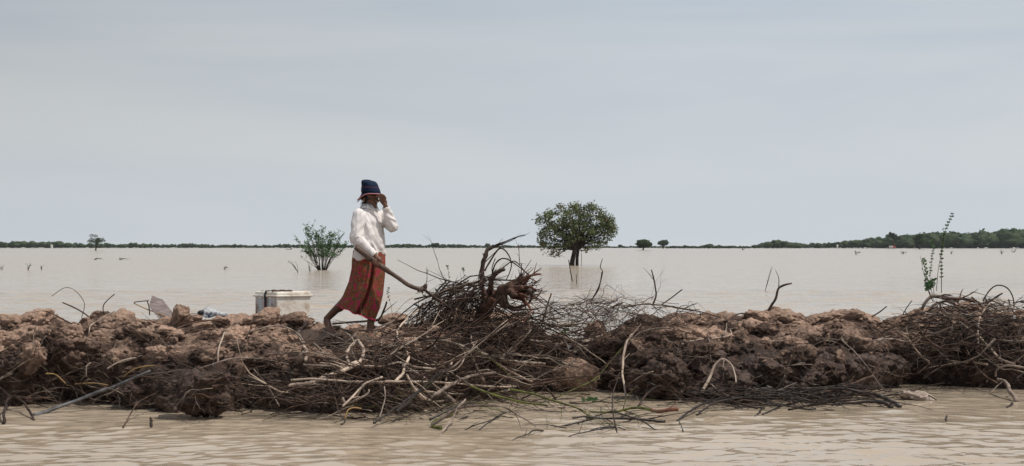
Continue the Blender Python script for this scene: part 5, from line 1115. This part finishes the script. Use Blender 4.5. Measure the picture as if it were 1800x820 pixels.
# tape and printed strips on the short face
ed = (c3-c0); fn = Vector((ed.y, -ed.x, 0)).normalized()
if fn.y > 0: fn = -fn
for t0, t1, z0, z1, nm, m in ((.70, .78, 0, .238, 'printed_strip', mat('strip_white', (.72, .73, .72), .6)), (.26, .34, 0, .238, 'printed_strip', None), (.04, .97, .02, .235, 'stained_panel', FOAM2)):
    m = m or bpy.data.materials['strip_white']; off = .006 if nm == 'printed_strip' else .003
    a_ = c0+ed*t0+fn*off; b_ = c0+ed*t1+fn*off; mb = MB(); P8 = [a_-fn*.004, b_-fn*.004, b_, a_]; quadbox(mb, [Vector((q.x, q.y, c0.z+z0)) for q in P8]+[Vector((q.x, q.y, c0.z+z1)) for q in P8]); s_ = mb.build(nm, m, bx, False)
    if nm == 'printed_strip':
        tb = MB()
        for k in range(8):
            z = z0+.02+k*.027; tm = (t0+t1)/2; p_ = c0+ed*tm+fn*(off+.002); tb.box(Vector((p_.x, p_.y, c0.z+z)), (.006, .0015, .007), Matrix.Rotation(math.atan2(ed.y, ed.x), 3, 'Z'))
        tb.build('printed_mark', mat('mark_teal', (.05, .30, .32), .6), s_, False)
a_ = c0+ed*.46+fn*.014
mb = MB(); w_ = ed.normalized()*.013
pth = [Vector((a_.x, a_.y, c0.z+z)) for z in (.0, .08, .16, .235, .262)]+[Vector((a_.x, a_.y, c0.z+.30))-fn*.02, Vector((a_.x, a_.y, c0.z+.305))-fn*.10, Vector((a_.x, a_.y, c0.z+.302))-fn*.3]
pth = [p_-w_*i*-.25 for i, p_ in enumerate(pth)]
mb.loft([[p_-w_-fn*.002, p_+w_-fn*.002, p_+w_+fn*.003, p_-w_+fn*.003] for p_ in pth]); mb.build('strap', mat('strap_black', (.015, .015, .018), .6), bx, False)
a2 = a_+ed.normalized()*.024; mb = MB(); mb.loft([[p_-w_*.5-fn*.002, p_+w_*(.5-.1*i)-fn*.002, p_+w_*(.5-.1*i)+fn*.004, p_-w_*.5+fn*.004] for i, p_ in enumerate([Vector((a2.x+.004, a2.y, c0.z+z)) for z in (.06, .1, .15, .2)])]); mb.build('red_tag', mat('tag_red', (.55, .04, .03), .6), bx, False)
mb = MB(); v, f = ICO[3]
cen = (c0+c2)/2
for k in range(16):
    p_ = Vector((cen.x, cen.y, c0.z+.297))+(c1-c0)*random.choice((-.42, -.38, -.30, -.1, .0, .05, -.4))+(c3-c0)*random.uniform(-.35, .35); r = random.uniform(.010, .024); o_ = Vector((k, 0, 0))
    mb.add([p_+Vector((c.x*r*1.6, c.y*r*1.4, c.z*r*.7))*(1+.4*noise.noise(c*2+o_)) for c in v], f)
mb.build('mud_crumbs', SOIL_WET, bx)
# plank end sticking up
PLK = mat('weathered_plank', (.13, .105, .10), .9, .15, (.25, .21, .20), 3, stretch=(3, 3, 14), bump=.004, bscale=10)
YK = 15.0
pk = MB()
def K(px, py, d=0): return Vector(((px-900)*ub, YK+d, H-(py-433)*ub))
fr = [(269, 519), (282, 526), (285, 527), (303, 549), (298, 556), (285, 556), (278, 541), (268, 536)]
quadbox(pk, [K(269.5, 519.5, .0), K(285, 527, .10), K(304, 551, .04), K(290, 562, -.08), K(268, 536, -.10), K(279, 541, -.06), K(300, 562, -.02), K(288, 566, -.12)])
pk = MB()
tp = [K(269, 519, -.05), K(285, 526.5, .02), K(282, 543, -.12), K(268, 537, -.17)]; ax = K(312, 562, 0)-K(284, 526.5, 0)
quadbox(pk, [p_ for p_ in tp]+[p_+ax for p_ in tp])
o = pk.build('plank_block', PLK, None, False, origin=tuple(tp[3])); bv = o.modifiers.new('b', 'BEVEL'); bv.width = .006; bv.segments = 2
tag(o, 'weathered grey wooden block sticking up slantwise from the left clods', 'wood block')
for pts, lab in ((((242, 531), (250, 529.5), (268, 528)), 'level twig meeting the grey wooden block'), (((241, 532), (262, 542), (295, 554)), 'tan twig slanting down in front of the grey wooden block'), (((265, 529), (268, 540), (269, 553)), 'short upright twig beside the grey wooden block')):
    q = [K(a, b, -.14) for a, b in pts]; m_ = MB(); m_.tube(spline(q, 8), [.006]*8, 6); tag(m_.build('branch', BARK['yellow' if 'tan' in lab else 'brown'], None, origin=tuple(q[0])), lab, 'branch')
# crumpled clear plastic bag with a dark mouth
m = bpy.data.materials.new('clear_plastic'); m.use_nodes = True; b = m.node_tree.nodes['Principled BSDF']; b.inputs['Base Color'].default_value = (.74, .77, .79, 1); b.inputs['Roughness'].default_value = .22; b.inputs['Transmission Weight'].default_value = .55; b.inputs['IOR'].default_value = 1.25
bg_ = empty('plastic_bag', K(370, 556)); tag(bg_, 'crumpled clear bluish plastic bag with a dark mouth on the crest left of the box', 'plastic bag')
v, f = ICO[4]; m_ = MB(); c = K(371, 550, -.02)
m_.add([c+Vector((k.x*16*ub, k.y*.07, k.z*7.5*ub*(1.1-.5*k.x)))*(1+.25*noise.noise(k*2.5)+.28*(.5-abs(noise.noise(k*4)))-.1) for k in v], f)
m_.add([K(387, 553, 0)+Vector((k.x*13*ub, k.y*.06, k.z*4*ub))*(1+.3*noise.noise(k*3)+.25*(.5-abs(noise.noise(k*5)))) for k in v], f); m_.build('bag', m, bg_)
m_ = MB(); m_.tube([K(350.5, 551, -.06), K(353, 550, -.05), K(360, 549, -.04)], [.020, .026, .024], 12, rough=.08); m_.build('mouth', mat('bag_mouth', (.02, .02, .025), .5), bg_)
m_ = MB()
for a_ in ((367, 551), (373, 550), (370, 555)): m_.add([K(a_[0], a_[1], -.075)+Vector((k.x*2.5*ub, k.y*.01, k.z*3*ub))*(1+.3*noise.noise(k*3)) for k in ICO[2][0]], ICO[2][1])
m_.build('printed_patch', mat('print_blue', (.08, .11, .2), .5), bg_)
def scrap(px, py, w, h, label):
    hh, _ = cast(px, py); Y = (hh.y if hh else 15)-.05; u = Y/F; m_ = MB(); v, f = ICO[3]; c = P(px, py, Y); m_.add([c+Vector((k.x*w*u, k.y*w*u*.6, k.z*h*u))*(1+.45*noise.noise(k*2.2+Vector((px, 0, 0)))) for k in v], f)
    tag(m_.build('plastic_scrap', mat('scrap_white', (.7, .72, .72), .4), None, origin=tuple(c)), label, 'litter')
scrap(1484, 681, 6, 6, 'small white plastic scrap caught above the wet black bundle'); scrap(1783, 559, 8, 3, 'white scrap lying in the twigs at the right edge'); scrap(1000, 610, 4, 3, 'tiny pale scrap beside the short grey log')

# ---------------------------------------------------------------- haze
hm_ = bpy.data.materials.new('haze_air'); hm_.use_nodes = True; t_ = hm_.node_tree; t_.nodes.clear()
v_ = t_.nodes.new('ShaderNodeVolumePrincipled'); v_.inputs['Color'].default_value = (.82, .90, .95, 1); v_.inputs['Density'].default_value = .00007; v_.inputs['Anisotropy'].default_value = .2
o_ = t_.nodes.new('ShaderNodeOutputMaterial'); t_.links.new(v_.outputs[0], o_.inputs['Volume'])
mb = MB(); mb.box((0, 690, 9.5), (760, 740, 10.6)); tag(mb.build('haze', hm_, None, False), 'thin pale haze over the flood plain', None, None, 'stuff')
